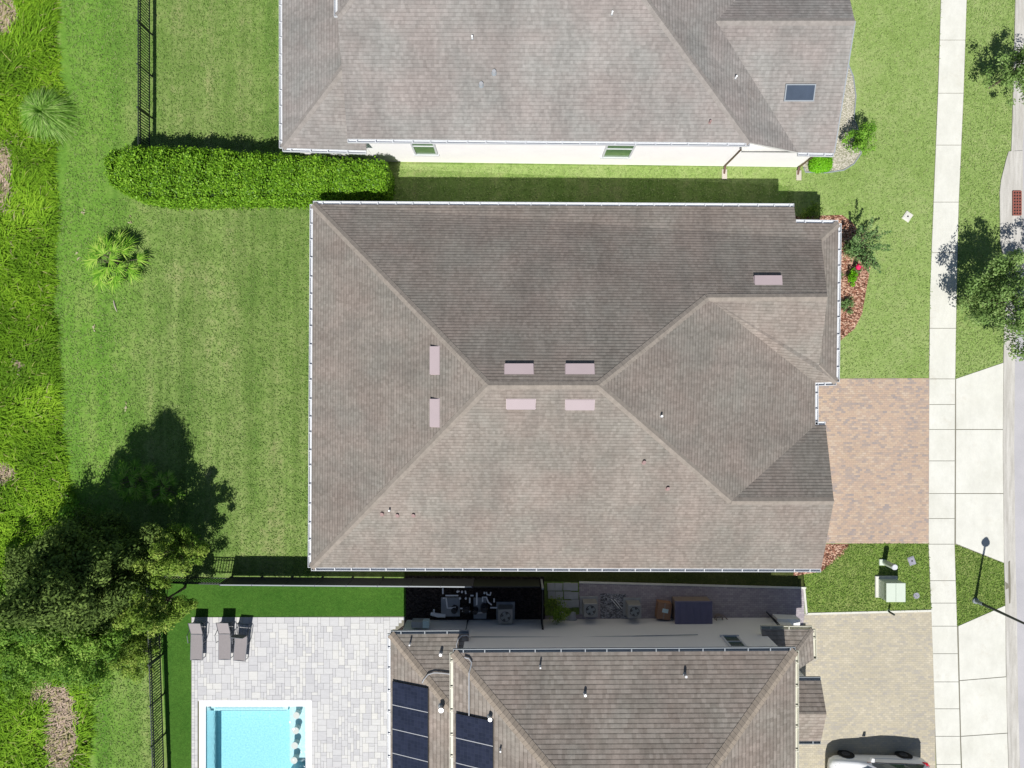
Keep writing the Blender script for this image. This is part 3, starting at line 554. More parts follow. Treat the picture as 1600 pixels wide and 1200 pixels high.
for px, py, mt, hh in ((597, 803, 'pipe_red', .12), (621, 805, 'pipe_red', .12), (646, 805, 'pipe_red', .12), (609, 797, 'pvc', .22)): pipe(rm, px, py, .1135, hh, .075 if mt == 'pipe_red' else .04, mt)
pipe(rm, 1006, 722, .139, .15, .075, 'pipe_red'); pipe(rm, 1043, 763, .1265, .15, .075, 'pipe_red'); pipe(rm, 1033, 650, .148, .2, .05, 'pvc')
gx = P(800 + 446, 0)[0] - 0.3
MB().box((gx + 0.03, P(0, 600 + 155)[1], 1.1), (0.06, 4.9, 2.2)).build('garage_door', 'white', hm)
MB().box((P(1274, 0, .08)[0] - 0.30, P(0, 628)[1], 1.05), (0.06, 1.0, 2.1)).build('front_door', 'chrome', hm)
wx_ = P(489, 0, .08)[0] + 0.33
for yy in (420, 520, 760): window(hm, (wx_, P(0, yy)[1] + 0.8), (wx_, P(0, yy)[1] - 0.8), 0.9, 2.2, (-1, 0))

# ---- house at the top of the photo
hu = house('house', P(900, 60), 'white stuccoed house with grey shingle roof and a skylight at the top of the photo')
H1 = P(543, 217, .125); H2 = P(1172, 223, .125)
rk = Q(-225, -474, .175); T1 = Q(-99, -600, .219); T2 = Q(68, -600, .219); rk2 = Q(-225, -726, .175); NE_ = Q(325.5, -870, .125); NW_ = Q(-225, -870, .125)
LR1 = P(1247, 238, .093); LR2 = P(1303, 239, .093); V1 = Q(272.8, -484.8, .145); V2 = Q(458, -484.8, .145); LR3 = Q(405, -640, .093); LR4 = Q(458, -640, .093); LR5 = Q(405, -870, .093)
ru = roof_mesh('roof', [[H1, H2, T2, T1, rk], [rk, T1, rk2], [rk2, T1, T2, NE_, NW_], [H2, LR1, V1, LR3, LR5, NE_, T2], [LR1, LR2, V2, V1], [V1, V2, LR4, LR3]], 'shingle_far', hu)
L1 = P(441, 231, .085); LS = P(572, 235, .085); LT = Q(-205, -463, .1286); LN = Q(-205, -870, .1286); LW = Q(-329, -870, .085)
rl = roof_mesh('roof', [[L1, LS, LT], [L1, LT, LN, LW]], 'shingle_far', hu)
caps([(H2, T2, .27), (rk, T1, .27), (T1, T2, .37), (V1, V2, .37)], 'cap_far', ru); caps([(L1, LT, .27)], 'cap_far', rl)
MB().add([rk, rk2, tuple(Vector(rk2) - Vector((0, 0, .25))), tuple(Vector(rk) - Vector((0, 0, .25)))], [(0, 1, 2, 3)]).build('fascia', 'soffit', hu)
trim([H1, H2, NE_, NW_], hu, drop=.12); trim([Q(326, -329, .093), LR1, LR2, LR4, LR3, LR5, Q(326, -870, .093)], hu, drop=.12)
MB().quad(H2, LR1, tuple(Vector(LR1) - Vector((0, 0, .14))), tuple(Vector(H2) - Vector((0, 0, .14)))).build('fascia', 'soffit', hu); trim([L1, LS, (LS[0], LN[1], LS[2]), LW], hu, drop=.12)
wb = lambda x: 252.6 + (x - 615) * (261.2 - 252.6) / 630
WX0, WX1, WX2 = P(800 - 213, 0)[0], P(1127, 0)[0], P(1245, 0)[0]
# tall block, front block (its top follows the sloping eave), low block
yb = P(0, wb(592))[1]; yb2 = P(0, wb(1127))[1]; yb3 = P(0, wb(1245))[1]; yt = P(0, -255)[1]
walls(hu, [(WX0, yb), (WX1, yb2), (WX1, yt), (WX0, yt)], .125 * H - .10, 'stucco_white')
fw = MB(); XM = Q(405, 0, 0)[0]; ym = yb2 + (yb3 - yb2) * (XM - WX1) / (WX2 - WX1); zt, zl = .125 * H - .12, .093 * H - .12
fw.prism([(WX1 + .002, yb2), (XM, ym), (XM, ym + .2), (WX1 + .002, yb2 + .2)], 0.0, [zt, zl, zl, zt]); fw.prism([(XM + .001, ym), (WX2, yb3), (WX2, yt), (XM + .001, yt)], 0.0, zl); fw.build('wall', 'stucco_white', hu)
walls(hu, [P(800 - 318, 0)[:1] + (P(0, 253)[1],), (WX0 - .002, P(0, 253)[1]), (WX0 - .002, yt), (P(800 - 318, 0)[0], yt)], .085 * H - .11, 'stucco_white')
walls(hu, [(WX2, P(0, 262)[1] + 0.5), (P(1248, 0)[0] , P(0, 262)[1] + .5), (P(1248, 0)[0], yt), (WX2, yt)], .093 * H - .11, 'stucco_white')
gutter(H1, H2, (0, -1, 0), 'white', hu); gutter(L1, LS, (0, -1, 0), 'white', hu); gutter(LW, L1, (-1, 0, 0), 'white', hu); gutter(LR1, LR2, (0, -1, 0), 'white', hu)
gutter(rk2, rk, (-1, 0, 0), 'white', hu)
mb = MB(); mb.quad(LR2, V2, (V2[0] + .05, V2[1], V2[2] - .0), (LR2[0] + .05, LR2[1], LR2[2])); A_ = Vector(LR2); B_ = Vector(V2)
mb.quad(A_ + Vector((.05, 0, 0)), B_ + Vector((.05, 0, 0)), B_ + Vector((.05, 0, -.2)), A_ + Vector((.05, 0, -.2))); mb.build('rake_board', 'grey_cap', hu)
window(hu, (P(658, 0)[0] - 0.1, P(0, wb(658))[1]), (P(658, 0)[0] + 0.95, P(0, wb(690))[1]), 1.25, 3.75, (0, -1), 'glass_green')
window(hu, (P(947, 0)[0] - 0.35, P(0, wb(947))[1]), (P(947, 0)[0] + 0.95, P(0, wb(985))[1]), 1.25, 3.75, (0, -1), 'glass_green')
MB().box((P(768, 0)[0], P(0, wb(768))[1] - 0.03, 3.95), (1.25, 0.05, 0.12)).build('wall_panel', 'white', hu)
downspout(hu, P(1131, 0)[0], P(0, wb(1131))[1], 4.3, 'chrome'); downspout(hu, P(1246, 0)[0], P(0, wb(1246))[1], 3.2, 'chrome')
for xx_, lb in ((1131, 'beige splash block under the left downspout of the white wall'), (1247, 'beige splash block under the right corner downspout of the white wall')):
    MB().box((P(xx_, 0)[0] + .02, P(0, wb(xx_))[1] - .42, .04), (.26, .5, .07), 0, .015).build('splash_block', 'stucco_tan', label=lb, category='splash block', group='splash blocks')
sky_n = Vector((0, -.355, 1)).normalized(); cc = surf(ru, 1249, 145); q = MB(); hx, hy = 0.62, 0.31; up = Vector((0, 1, .355)).normalized()
fr = MB(); rr = [cc + Vector((sx * hx, 0, 0)) + up * sy * hy for sx, sy in ((-1, -1), (1, -1), (1, 1), (-1, 1))]
rr2 = [cc + Vector((sx * (hx + .05), 0, 0)) + up * sy * (hy + .05) for sx, sy in ((-1, -1), (1, -1), (1, 1), (-1, 1))]
fr.add([p_ - sky_n * .05 for p_ in rr2] + [p_ + sky_n * .09 for p_ in rr2], [(4, 5, 6, 7), (0, 1, 5, 4), (1, 2, 6, 5), (2, 3, 7, 6), (3, 0, 4, 7)])
fo = fr.build('skylight', 'grey_cap', ru); MB().quad(*[p_ + sky_n * .096 for p_ in rr]).build('pane', 'skylight', fo)
def upr(py): return (.125 + ((600 - py) - 330.8) * 3.5e-4) / (1 + (600 - py) * 3.5e-4)
for px, py, hh, mt, rd in ((738, 60, .22, 'pvc', .04), (956, 22, .22, 'pvc', .04), (772, 113, .14, 'conduit', .085), (752, 132, .14, 'conduit', .085), (1109, 191, .18, 'pipe_red', .05)): pipe(ru, px, py, upr(py), hh, rd, mt)
pipe(ru, 1149, 122, .128, .22, .04, 'pvc')

# ---- house at the bottom of the photo
hb = house('house', P(960, 1150), 'two storey house with solar panels and pale walls at the bottom of the photo')
B1 = P(708, 1020, .14); B2 = P(1243, 1017, .14); AP = Q(151, 590, .232); AP2 = Q(151, 760, .232); B3 = Q(381, 990, .14); B4 = Q(-79, 990, .14)
rb = roof_mesh('roof', [[B1, B2, AP], [B2, B3, AP2, AP], [B3, B4, AP2], [B4, B1, AP, AP2]], 'shingle_near', hb)
caps([(B1, AP, .29), (B2, AP, .29), (AP, AP2, .41)], 'cap_tan', rb, .21); trim([B1, B2, B3, B4], hb)
C1 = P(610, 991, .08); C2 = Q(-62, 359, .08); CT = Q(-62, 472, .1252); CS = Q(-62, 990, .1252); CW = Q(-174.8, 990, .08)
rc = roof_mesh('roof', [[C1, C2, CT], [C1, CT, CS, CW]], 'shingle_near', hb); caps([(C1, CT, .29)], 'cap_tan', rc, .19); trim([C1, C2, (C2[0], CS[1], C2[2]), CW], hb)
MB().quad(C2, CT, tuple(Vector(CT) - Vector((0, 0, .2))), tuple(Vector(C2) - Vector((0, 0, .2)))).build('fascia', 'chrome', hb)
D0 = Q(362, 356, .07); D1 = P(1270, 984, .07); D2 = Q(390, 403, .0885); D3 = Q(362, 403, .0885); D4 = Q(438.5, 400, .07); D5 = Q(404, 412, .085)
E0 = Q(372, 431, .07); E1 = Q(449, 431, .07); E2 = Q(447, 469, .0905); E3 = Q(372, 469, .0905); E4 = Q(449, 519, .07); E5 = Q(372, 519, .07)
rd = roof_mesh('roof', [[D0, D1, D2, D3], [D1, D4, D5, D2]], 'shingle_near', hb); re_ = roof_mesh('roof', [[E0, E1, E2, E3], [E3, E2, E4, E5]], 'shingle_near', hb)
caps([(D1, D2, .29)], 'cap', rd, .12); trim([D0, D1, D4, Q(372, 412, .07)], hb, drop=.14); trim([E0, E1, E4, E5], hb, drop=.14)
MB().add([tuple(Vector(x) + Vector((-.12, 0, 0))) for x in (E1, E2, E4)], [(0, 2, 1)]).build('gable', 'stucco_grey', hb)
for A, B, o, mt in ((B1, B2, (0, 1, 0), 'grey_cap'), (B4, B1, (-1, 0, 0), 'cream'), (B2, B3, (1, 0, 0), 'cream'), (C1, C2, (0, 1, 0), 'grey_cap'), (CW, C1, (-1, 0, 0), 'white'), (D0, D1, (0, 1, 0), 'cream'), (D1, D4, (1, 0, 0), 'cream'), (E0, E1, (0, 1, 0), 'grey_cap'), (E4, E5, (0, -1, 0), 'grey_cap')): gutter(A, B, o, mt, hb, 1.0)
X0, X1 = Q(-68, 0, 0)[0], Q(370, 0, 0)[0]; YL, YR = P(0, 968.5)[1], P(0, 965)[1]; YB = P(0, 1580)[1]
walls(hb, [(X0, YL), (X1, YR), (X1, YB), (X0, YB)], .14 * H - .165, 'stucco_grey')
walls(hb, [(Q(-164, 0, 0)[0], YL), (X0 - .002, YL), (X0 - .002, YB), (Q(-164, 0, 0)[0], YB)], .08 * H - .165, 'stucco_grey')
walls(hb, [(X1 + .002, YR), (Q(425, 0, 0)[0], YR), (Q(425, 0, 0)[0], P(0, 1009)[1]), (X1 + .002, P(0, 1009)[1])], .07 * H - .14, 'stucco_grey')
walls(hb, [(X1 + .002, P(0, 1035)[1]), (Q(436, 0, 0)[0], P(0, 1035)[1]), (Q(436, 0, 0)[0], P(0, 1115)[1]), (X1 + .002, P(0, 1115)[1])], .07 * H - .14, 'stucco_grey')
mb = MB(); yc = YL + .035; mb.tube([(P(735, 0, .07)[0], yc, 2.5), (P(900, 0, .07)[0], yc - .02, 2.52), (P(1090, 0, .07)[0], YR + .035, 2.55)], .022, 6); mb.build('conduit', 'grey_cap', hb)
window(hb, (Q(303, 0, 0)[0], YR - .01), (Q(325, 0, 0)[0], YR - .01), 2.7, 4.1, (0, 1))
MB().tube([(X0 - .1, YL + .3, 2.7), (X0 - .02, YL + .08, 2.3), (X0 - .02, YL + .08, .2)], .05, 6).build('downspout', 'dark_plastic', hb)
# solar arrays
def slope_pt(x, y, side): pass
def arr(parent, pts_r, rows, lift=.09):                # pts: x0,x1 (ground units), y0,y1, r at x0, r at x1
    x0a, x1a, y0a, y1a, r0, r1 = pts_r; dy = (y1a - y0a) / rows
    for i in range(rows):
        ya, yb_ = y0a + i * dy + .12, y0a + (i + 1) * dy - .12
        A, B, C_, D_ = [Vector(Q(x, y, r)) for x, y, r in ((x0a, ya, r0), (x1a, ya, r1), (x1a, yb_, r1), (x0a, yb_, r0))]
        nn = (D_ - A).cross(B - A).normalized(); nn = nn if nn.z > 0 else -nn
        bs = [p_ + nn * (lift - .03) for p_ in (A, B, C_, D_)]; tp = [p_ + nn * (lift + .01) for p_ in (A, B, C_, D_)]
        fr = MB().add(bs + tp, [(3, 2, 1, 0), (4, 5, 6, 7), (0, 1, 5, 4), (1, 2, 6, 5), (2, 3, 7, 6), (3, 0, 4, 7)]).build('solar_panel', 'black_metal', parent)
        cen = sum(tp, Vector()) / 4; MB().quad(*[p_ + (cen - p_) * .018 + nn * .004 for p_ in tp]).build('cells', 'solar', fr)
        q = MB(); ed = [tp[3] + nn * .006, tp[2] + nn * .006]; dd = (tp[0] - tp[3]).normalized() * .035
        q.quad(ed[0], ed[1], ed[1] + dd, ed[0] + dd); q.build('rail', 'conduit', fr)
wr = lambda X: .08 + (X + 174.8) * 4e-4
arr(rc, (-170, -116, 425, 425 + 34.5 * 8, wr(-170), wr(-116)), 8)
vr = lambda X: .14 + (X + 79) * 4e-4
arr(rb, (-74, -23.5, 440, 440 + 33.5 * 8, vr(-74), vr(-23.5)), 8)
def cond(pts, parent, rad=.03): MB().tube([surf(parent, x, y, r) + Vector((0, 0, .07)) for x, y, r in pts], rad, 8).build('conduit', 'conduit', parent)
cond([(660, 1066, .104), (663, 1060, .106), (669, 1053, .110), (678, 1050, .113), (690, 1050.5, .117), (703, 1052, .122)], rc)
cond([(714, 1020, .104), (713.5, 1006, .095), (716, 998, .092), (722, 992.5, .092), (730, 992, .094), (735, 996, .095)], rc)
cond([(733, 1118, .160), (733, 1090, .160), (733, 1050, .156), (736, 1040, .153), (737, 1034, .151), (733, 1028, .148), (726, 1026, .147)], rb)
for px, py, r, hh, rd_, par in ((641, 1005, .090, .28, .04, rc), (689, 1021, .095, .22, .07, rc), (690.5, 1104, .118, .34, .105, rc), (766, 1120, .170, .28, .085, rb), (782, 1170, .178, .25, .04, rb), (844, 1040, .147, .28, .04, rb), (914, 1084, .166, .2, .06, rb), (1070, 1054, .155, .26, .06, rb)):
    pipe(par, px, py, r, hh, rd_, 'conduit' if rd_ > .05 else 'white', True)
for yy in (1085, 1075): pass
for zz2, py in ((0, 1000),): pass
# small ledge wall and gate by the porch
o = MB(); o.box(Gm(1228, 972, .35), (1.15, .55, .7), -.05, .02); o.build('planter_wall', 'stucco_grey', label='low grey masonry ledge beside the bottom house in shade', category='ledge')
gt = empty('side_gate', P(1210, 968), 'slim dark metal side gate standing open by the low grey ledge', 'gate')
mb = MB(); mb.box(Gm(1208, 968, .6), (1.0, .05, .06), -.85); mb.box(Gm(1208, 968, 1.2), (1.0, .05, .06), -.85); mb.box(Gm(1208, 968, .12), (1.0, .05, .06), -.85)
mb.build('rail', 'dark_plastic', gt)
mb = MB()
for i in range(8): A = Vector(Gm(1208, 968)) + Vector((math.cos(-.85), math.sin(-.85), 0)) * (-.48 + i * .137); mb.box((A.x, A.y, .66), (.03, .03, 1.2))
mb.build('picket', 'dark_plastic', gt)

# ================================================================= FENCES
def picket_fence(name, A, B, label, hgt=1.42, post=2.05, gap=.135, group='black picket fences'):
    A, B = Vector(A), Vector(B); d = B - A; L = d.length; d.normalize(); rz = math.atan2(d.y, d.x)
    r = empty(name, A, label, 'fence', group); mid = (A + B) / 2
    for z, nm in ((hgt - .03, 'rail'), (hgt - .22, 'rail'), (.32, 'rail')): MB().box((mid.x, mid.y, z), (L, .045, .04), rz).build(nm, 'green_metal', r)
    n = int(L / gap); mb = MB()
    for i in range(n + 1): p_ = A + d * (L * i / n); mb.box((p_.x, p_.y, (.30 + hgt) / 2), (.036, .036, hgt - .30), rz)
    o = mb.build('picket', 'green_metal', r); o['kind'] = 'stuff'
    n = max(1, round(L / post))
    for i in range(n + 1): p_ = A + d * (L * i / n); q = MB(); q.box((p_.x, p_.y, hgt / 2 + .02), (.065, .065, hgt + .04), rz); q.box((p_.x, p_.y, hgt + .055), (.085, .085, .03), rz, .01); q.build('post', 'green_metal', r)
    return r
picket_fence('picket_fence', P(238.5, 250), P(238.5, -140), 'black metal picket fence at the top left, running beside the back lawn')
picket_fence('picket_fence', P(251, 898), P(265, 1330), 'black metal picket fence at the bottom left, running beside the pool lawn')
picket_fence('picket_fence', P(363, 901), P(253, 898), 'short black picket fence in the tree shadow joining the charcoal privacy fence')
pf = empty('privacy_fence', P(363, 901), 'solid charcoal privacy fence with pale grey top cap between the two yards', 'fence')
A, B = Vector(P(363, 901)), Vector(P(740, 904)); L = (B - A).length; d_ = (B - A).normalized(); rz = math.atan2(d_.y, d_.x); n = 8
for i in range(n):
    c_ = A + d_ * (L * (i + .5) / n); MB().box((c_.x, c_.y, .78), (L / n - .10, .045, 1.36), rz).build('panel', 'dark_vinyl', pf); MB().box((c_.x, c_.y, 1.485), (L / n - .02, .055, .05), rz).build('top_cap', 'grey_cap', pf)
for i in range(n + 1): c_ = A + d_ * (L * i / n); MB().box((c_.x, c_.y, .75), (.095, .095, 1.5), rz).build('post', 'dark_vinyl', pf)
pf = empty('privacy_fence', P(742, 904), 'black privacy fence run with gate posts closing the equipment yard in shade', 'fence')
A, B = Vector(P(742, 904)), Vector(P(842, 905)); c_ = (A + B) / 2; MB().box((c_.x, c_.y, .75), ((B - A).length, .05, 1.35)).build('panel', 'black_metal', pf)
gx_ = P(846, 0)[0]; ya, yb_ = P(0, 906)[1], P(0, 966)[1]
MB().box((gx_, (ya + yb_) / 2, .78), (.05, ya - yb_, 1.3)).build('gate_panel', 'black_metal', pf)
for y_ in (ya, yb_): MB().box((gx_, y_, .78), (.09, .09, 1.56)).build('post', 'grey_cap' if y_ == ya else 'black_metal', pf)

# ================================================================= SIDE YARD
def ac_unit(loc, label, w_=.72, hh=.78, rz=0.0):
    r = empty('air_conditioner', (0, 0, 0), label, 'air conditioner', 'air conditioning units in the side yard')
    MB().box((0, 0, .05), (w_ + .22, w_ + .22, .1)).build('pad', 'slab', r)
    MB().box((0, 0, .1 + hh / 2), (w_, w_, hh), 0, .03).build('casing', 'grille', r)
    fan = MB(); fan.cyl((0, 0, .1 + hh + .002), w_ * .36, .012, 28).build('fan_opening', 'ac_dark', r)
    q = MB(); q.cyl((0, 0, .1 + hh + .016), .075, .03, 14)
    for i in range(4):
        an = i * math.pi / 2 + .4; q.box((math.cos(an) * w_ * .19, math.sin(an) * w_ * .19, .1 + hh + .022), (w_ * .26, .13, .006), an)
    q.build('fan', 'ac_blade', r)
    q = MB()
    for rr_ in (.13, .2, .27): q.ring((0, 0, .1 + hh + .045), rr_ - .005, rr_ + .005, .008)
    for i in range(8): an = i * math.pi / 4; q.box((math.cos(an) * w_ * .18, math.sin(an) * w_ * .18, .1 + hh + .052), (w_ * .36, .01, .008), an)
    q.build('fan_guard', 'grille', r); r.location = loc; r.rotation_euler = (0, 0, rz); return r
ac_unit(Gm(790, 954.5, 0.0), 'grey heat pump beside the white pool pipes, leftmost of the three')
ac_unit(Gm(920, 945), 'grey air conditioner on a pad beside the stepping slabs, middle one of three', .68)
ac_unit(Gm(987, 947), 'grey air conditioner left of the cardboard box, with a hose on its rear edge', .66)
pe = empty('pool_equipment', P(725, 948), 'pool pumps and filter joined by white pvc pipes on grey pads', 'pool equipment')
for x, y, w_, h_ in ((704, 948, .95, .95), (750, 950, .65, 1.05)): MB().box(Gm(x, y, .05), (w_, h_, .1)).build('pad', 'slab', pe)
def g3(x, y, z): return Vector(P(x, y, z / H))
for pts in ([(692, 919, .5), (692, 928, .5)], [(696, 930.5, .55), (716, 930.5, .55)], [(692, 934.5, .5), (697, 934.5, .5), (698, 941, .5), (699, 950, .5), (706, 950, .5), (712, 949, .45)],
            [(745, 926, .6), (745, 945, .6)], [(734, 934, .6), (734, 942, .6)], [(754, 940, .55), (754, 933, .55), (760, 933, .55), (763, 941, .55), (768, 945, .5)], [(766, 949.5, .4), (777, 949.5, .4)], [(772, 935, .5), (772, 941, .5)],
            [(760, 925, .6), (761, 929, .6), (766, 930, .6), (767, 925, .6)], [(722, 955, .35), (735, 955.5, .35)], [(744, 958, .3), (754, 957, .3)], [(727, 923, .6), (728, 928, .6)], [(735, 930.5, .6), (740, 930.5, .6)], [(714, 924, .6), (718, 924, .6)], [(719, 950.5, .4), (724, 951, .4)]):
    MB().tube([g3(*q) for q in pts], .038, 8).build('pipe', 'pvc', pe)
q = MB(); q.tube([g3(673, 959, .28), g3(685, 961.5, .3), g3(696, 962, .3)], [.085, .11, .09], 12); q.tube([g3(678, 957, .3), g3(678, 953, .45)], .05, 8); q.build('chlorinator', 'pvc', pe)
for x, y, z0, rr_ in ((711, 949, .1, .17), (729, 948, .1, .19), (743, 951, .1, .15), (757, 947, .1, .2)):
    q = MB(); c_ = Gm(x, y); q.cyl((c_[0], c_[1], z0), rr_, .45, 18, rr_ * .9); q.cyl((c_[0], c_[1], z0 + .45), rr_ * .6, .12, 14); q.build('pump', 'dark_plastic', pe)
for x, y in ((715, 923.5), (722, 924), (728, 934), (719, 934), (757, 925.5)): MB().cyl(Gm(x, y, .5), .05, .14, 10).build('valve', 'pvc', pe)
ub = empty('utility_box', Gm(657, 972), 'pale electrical boxes mounted low on the wall beside the pool pipes', 'electrical box')
q = MB(); q.box(Gm(656, 973.5, 1.2), (.75, .28, .6)); q.build('cabinet', 'slab', ub); MB().box(Gm(666, 974, 1.35), (.3, .34, .4)).build('meter', 'label_blue', ub)
# stepping slabs
k_ = 0
spots = [(861, 917), (873, 917), (886, 916.5), (897, 917), (862, 929.5), (874, 930), (887, 930), (898, 931), (876, 943), (888, 944), (899, 943)]
lab = ['left end of the top row of grey stepping slabs', 'second slab in the top row of grey stepping slabs', 'third slab in the top row of grey stepping slabs', 'right end of the top row of grey stepping slabs', 'left end of the second row of grey slabs', 'second slab in the second row of grey slabs', 'third slab in the second row of grey slabs', 'right end of the second row of grey slabs', 'left slab of the third grey row above the white bags', 'middle slab of the third grey row above the white bags', 'right slab of the third grey row by the air conditioner']
for (x, y), lb in zip(spots, lab):
    MB().box(Gm(x, y, .035), (.375, .375, .07), random.uniform(-.03, .03), .008).build('stepping_slab', 'slab', label='square stone slab at the ' + lb if 'end' in lb else 'square stone slab, ' + lb, category='slab', group='stepping slabs in the side yard')
for x, y, lb in ((879, 962, 'crumpled pale grey bag below the stepping slabs, left of two'), (893, 963, 'crumpled pale grey bag below the stepping slabs, right of two')):
    n_u, n_v = 14, 8; vs = []; fs = []; c_ = Gm(x, y)
    for j in range(n_v):
        ph = math.pi * j / (n_v - 1)
        for i in range(n_u):
            th = 2 * math.pi * i / n_u; rr_ = .26 * (1 + .25 * math.sin(3 * th + j + x) * math.sin(ph)); vs.append((c_[0] + rr_ * math.sin(ph) * math.cos(th), c_[1] + rr_ * math.sin(ph) * math.sin(th), .16 + .16 * math.cos(ph)))
    for j in range(n_v - 1): fs += [(j * n_u + i, j * n_u + (i + 1) % n_u, (j + 1) * n_u + (i + 1) % n_u, (j + 1) * n_u + i) for i in range(n_u)]
    mk('bag', vs, fs, 'slab', smooth=False, label=lb, category='bag', group='bags by the slabs')
cb = empty('cardboard_box', Gm(1034, 951), 'brown cardboard box with a pale sticker beside the slate storage box', 'box')
c_ = Gm(1034.5, 950); q = MB(); q.box((c_[0], c_[1], .27), (.68, .82, .5), -.12); q.build('carton', 'cardboard', cb); MB().box((c_[0] + .05, c_[1] + .02, .5225), (.3, .2, .004), -.2).build('sticker', 'label_blue', cb)
q = MB(); q.box((c_[0], c_[1], .5215), (.06, .80, .002), -.12); q.build('tape', 'beige_plastic', cb)
sb = empty('storage_box', Gm(1076, 948), 'large slate blue outdoor storage box with beige body on the side paving', 'storage box')
c_ = Gm(1077, 948); MB().box((c_[0], c_[1], .42), (1.75, 1.05, .8)).build('body', 'beige_plastic', sb)
q = MB(); q.box((c_[0], c_[1] - .03, .86), (1.86, 1.16, .09), 0, .03); [q.box((c_[0] - .7 + i * .35, c_[1] - .03, .908), (.03, 1.02, .012)) for i in range(5)]; q.build('lid', 'blue_plastic', sb)
hs = empty('hose_reel', Gm(1122, 965), 'pale coiled hose and reel lying beside the storage box', 'hose')
q = MB(); c_ = Gm(1121, 964); pts = [(c_[0] + (.16 + .012 * i % .06) * math.cos(i * .5), c_[1] + (.20) * math.sin(i * .5), .06 + .012 * i) for i in range(38)]; q.tube(pts, .022, 6); q.tube([Gm(1117, 962, .3), Gm(1130, 961, .3), Gm(1135, 966, .3), Gm(1141, 973, .1)], .03, 6); q.build('coil', 'beige_plastic', hs)
MB().box(Gm(1116, 973, .12), (.34, .26, .24), .1, .02).build('plastic_tub', 'label_blue', label='small pale blue plastic tub beside the coiled hose', category='tub')
for i, lb in ((0, 'thin white pipe lying on the gravel between the air conditioners, left of two'), (1, 'thin white pipe lying on the gravel between the air conditioners, right of two')):
    MB().tube([Gm(955 + i * 5, 936, .05), Gm(968 + i * 4, 951, .05)], .018, 6).build('loose_pipe', 'pvc', label=lb, category='pipe', group='loose pipes on the gravel')

# ================================================================= LOUNGERS
def lounger(loc, rz, back, label):
    r = empty('sun_lounger', (0, 0, 0), label, 'sun lounger', 'sun loungers on the pool deck')
    w2 = .30; L = 1.28; bl = .72; zs = .34; hb = (math.cos(back) * bl, math.sin(back) * bl)
    f = MB()
    for s in (-1, 1): f.tube([(s * w2, -L, zs), (s * w2, 0, zs), (s * w2, .55, zs - .02)], .022, 6)
    f.tube([(-w2, -L, zs), (w2, -L, zs)], .022, 6); f.tube([(-w2, .55, zs - .02), (w2, .55, zs - .02)], .022, 6); f.tube([(-w2, 0, zs), (w2, 0, zs)], .022, 6)
    f.build('frame', 'lounge_frame', r)
    q = MB(); nx_, ny_ = 4, 12; vs = []; fs = []
    for j in range(ny_ + 1):
        for i in range(nx_ + 1): u = i / nx_ * 2 - 1; y = -L + .01 + (L - .02) * j / ny_; vs.append((u * (w2 - .01), y, zs + .02 - .025 * (1 - u * u)))
    fs = [(j * (nx_ + 1) + i, j * (nx_ + 1) + i + 1, (j + 1) * (nx_ + 1) + i + 1, (j + 1) * (nx_ + 1) + i) for j in range(ny_) for i in range(nx_)]; q.add(vs, fs); q.build('seat', 'sling', r)
    q = MB(); vs = []
    for j in range(7):
        for i in range(nx_ + 1): u = i / nx_ * 2 - 1; s_ = j / 6; vs.append((u * (w2 - .01), .03 + hb[0] * s_, zs + .03 + hb[1] * s_ - .02 * (1 - u * u)))
    fs = [(j * (nx_ + 1) + i, j * (nx_ + 1) + i + 1, (j + 1) * (nx_ + 1) + i + 1, (j + 1) * (nx_ + 1) + i) for j in range(6) for i in range(nx_)]; q.add(vs, fs); bk = q.build('backrest', 'sling', r)
    q = MB(); q.tube([(-w2, .02, zs + .02), (-w2, .03 + hb[0], zs + .03 + hb[1]), (w2, .03 + hb[0], zs + .03 + hb[1]), (w2, .02, zs + .02)], .02, 6); q.build('back_frame', 'lounge_frame', bk)
    for s in (-1, 1):
        MB().tube([(s * (w2 + .03), -.42, .02), (s * (w2 + .07), -.38, .5), (s * (w2 + .08), .02, .62), (s * (w2 + .04), .28, .36), (s * (w2 + .03), .3, .02)], .018, 6).build('armrest', 'lounge_frame', r)
        MB().tube([(s * w2, -L + .08, zs), (s * w2, -L + .04, .02)], .02, 6).build('leg', 'lounge_frame', r); MB().tube([(s * w2, .5, zs), (s * w2, .53, .02)], .02, 6).build('leg', 'lounge_frame', r)
    r.location = loc; r.rotation_euler = (0, 0, rz); return r
DZ3 = 0.04
lounger(Gm(312.5, 987.5, DZ3), -.02, math.radians(27), 'grey sling lounger with reclined back, at the left end beside the turf')
lounger(Gm(355.5, 987, DZ3), -.01, math.radians(27), 'grey sling lounger with reclined back, in the middle of the three')
lounger(Gm(381.5, 989, DZ3), -.09, math.radians(82), 'grey sling lounger with its back folded upright, turned slightly, right end')

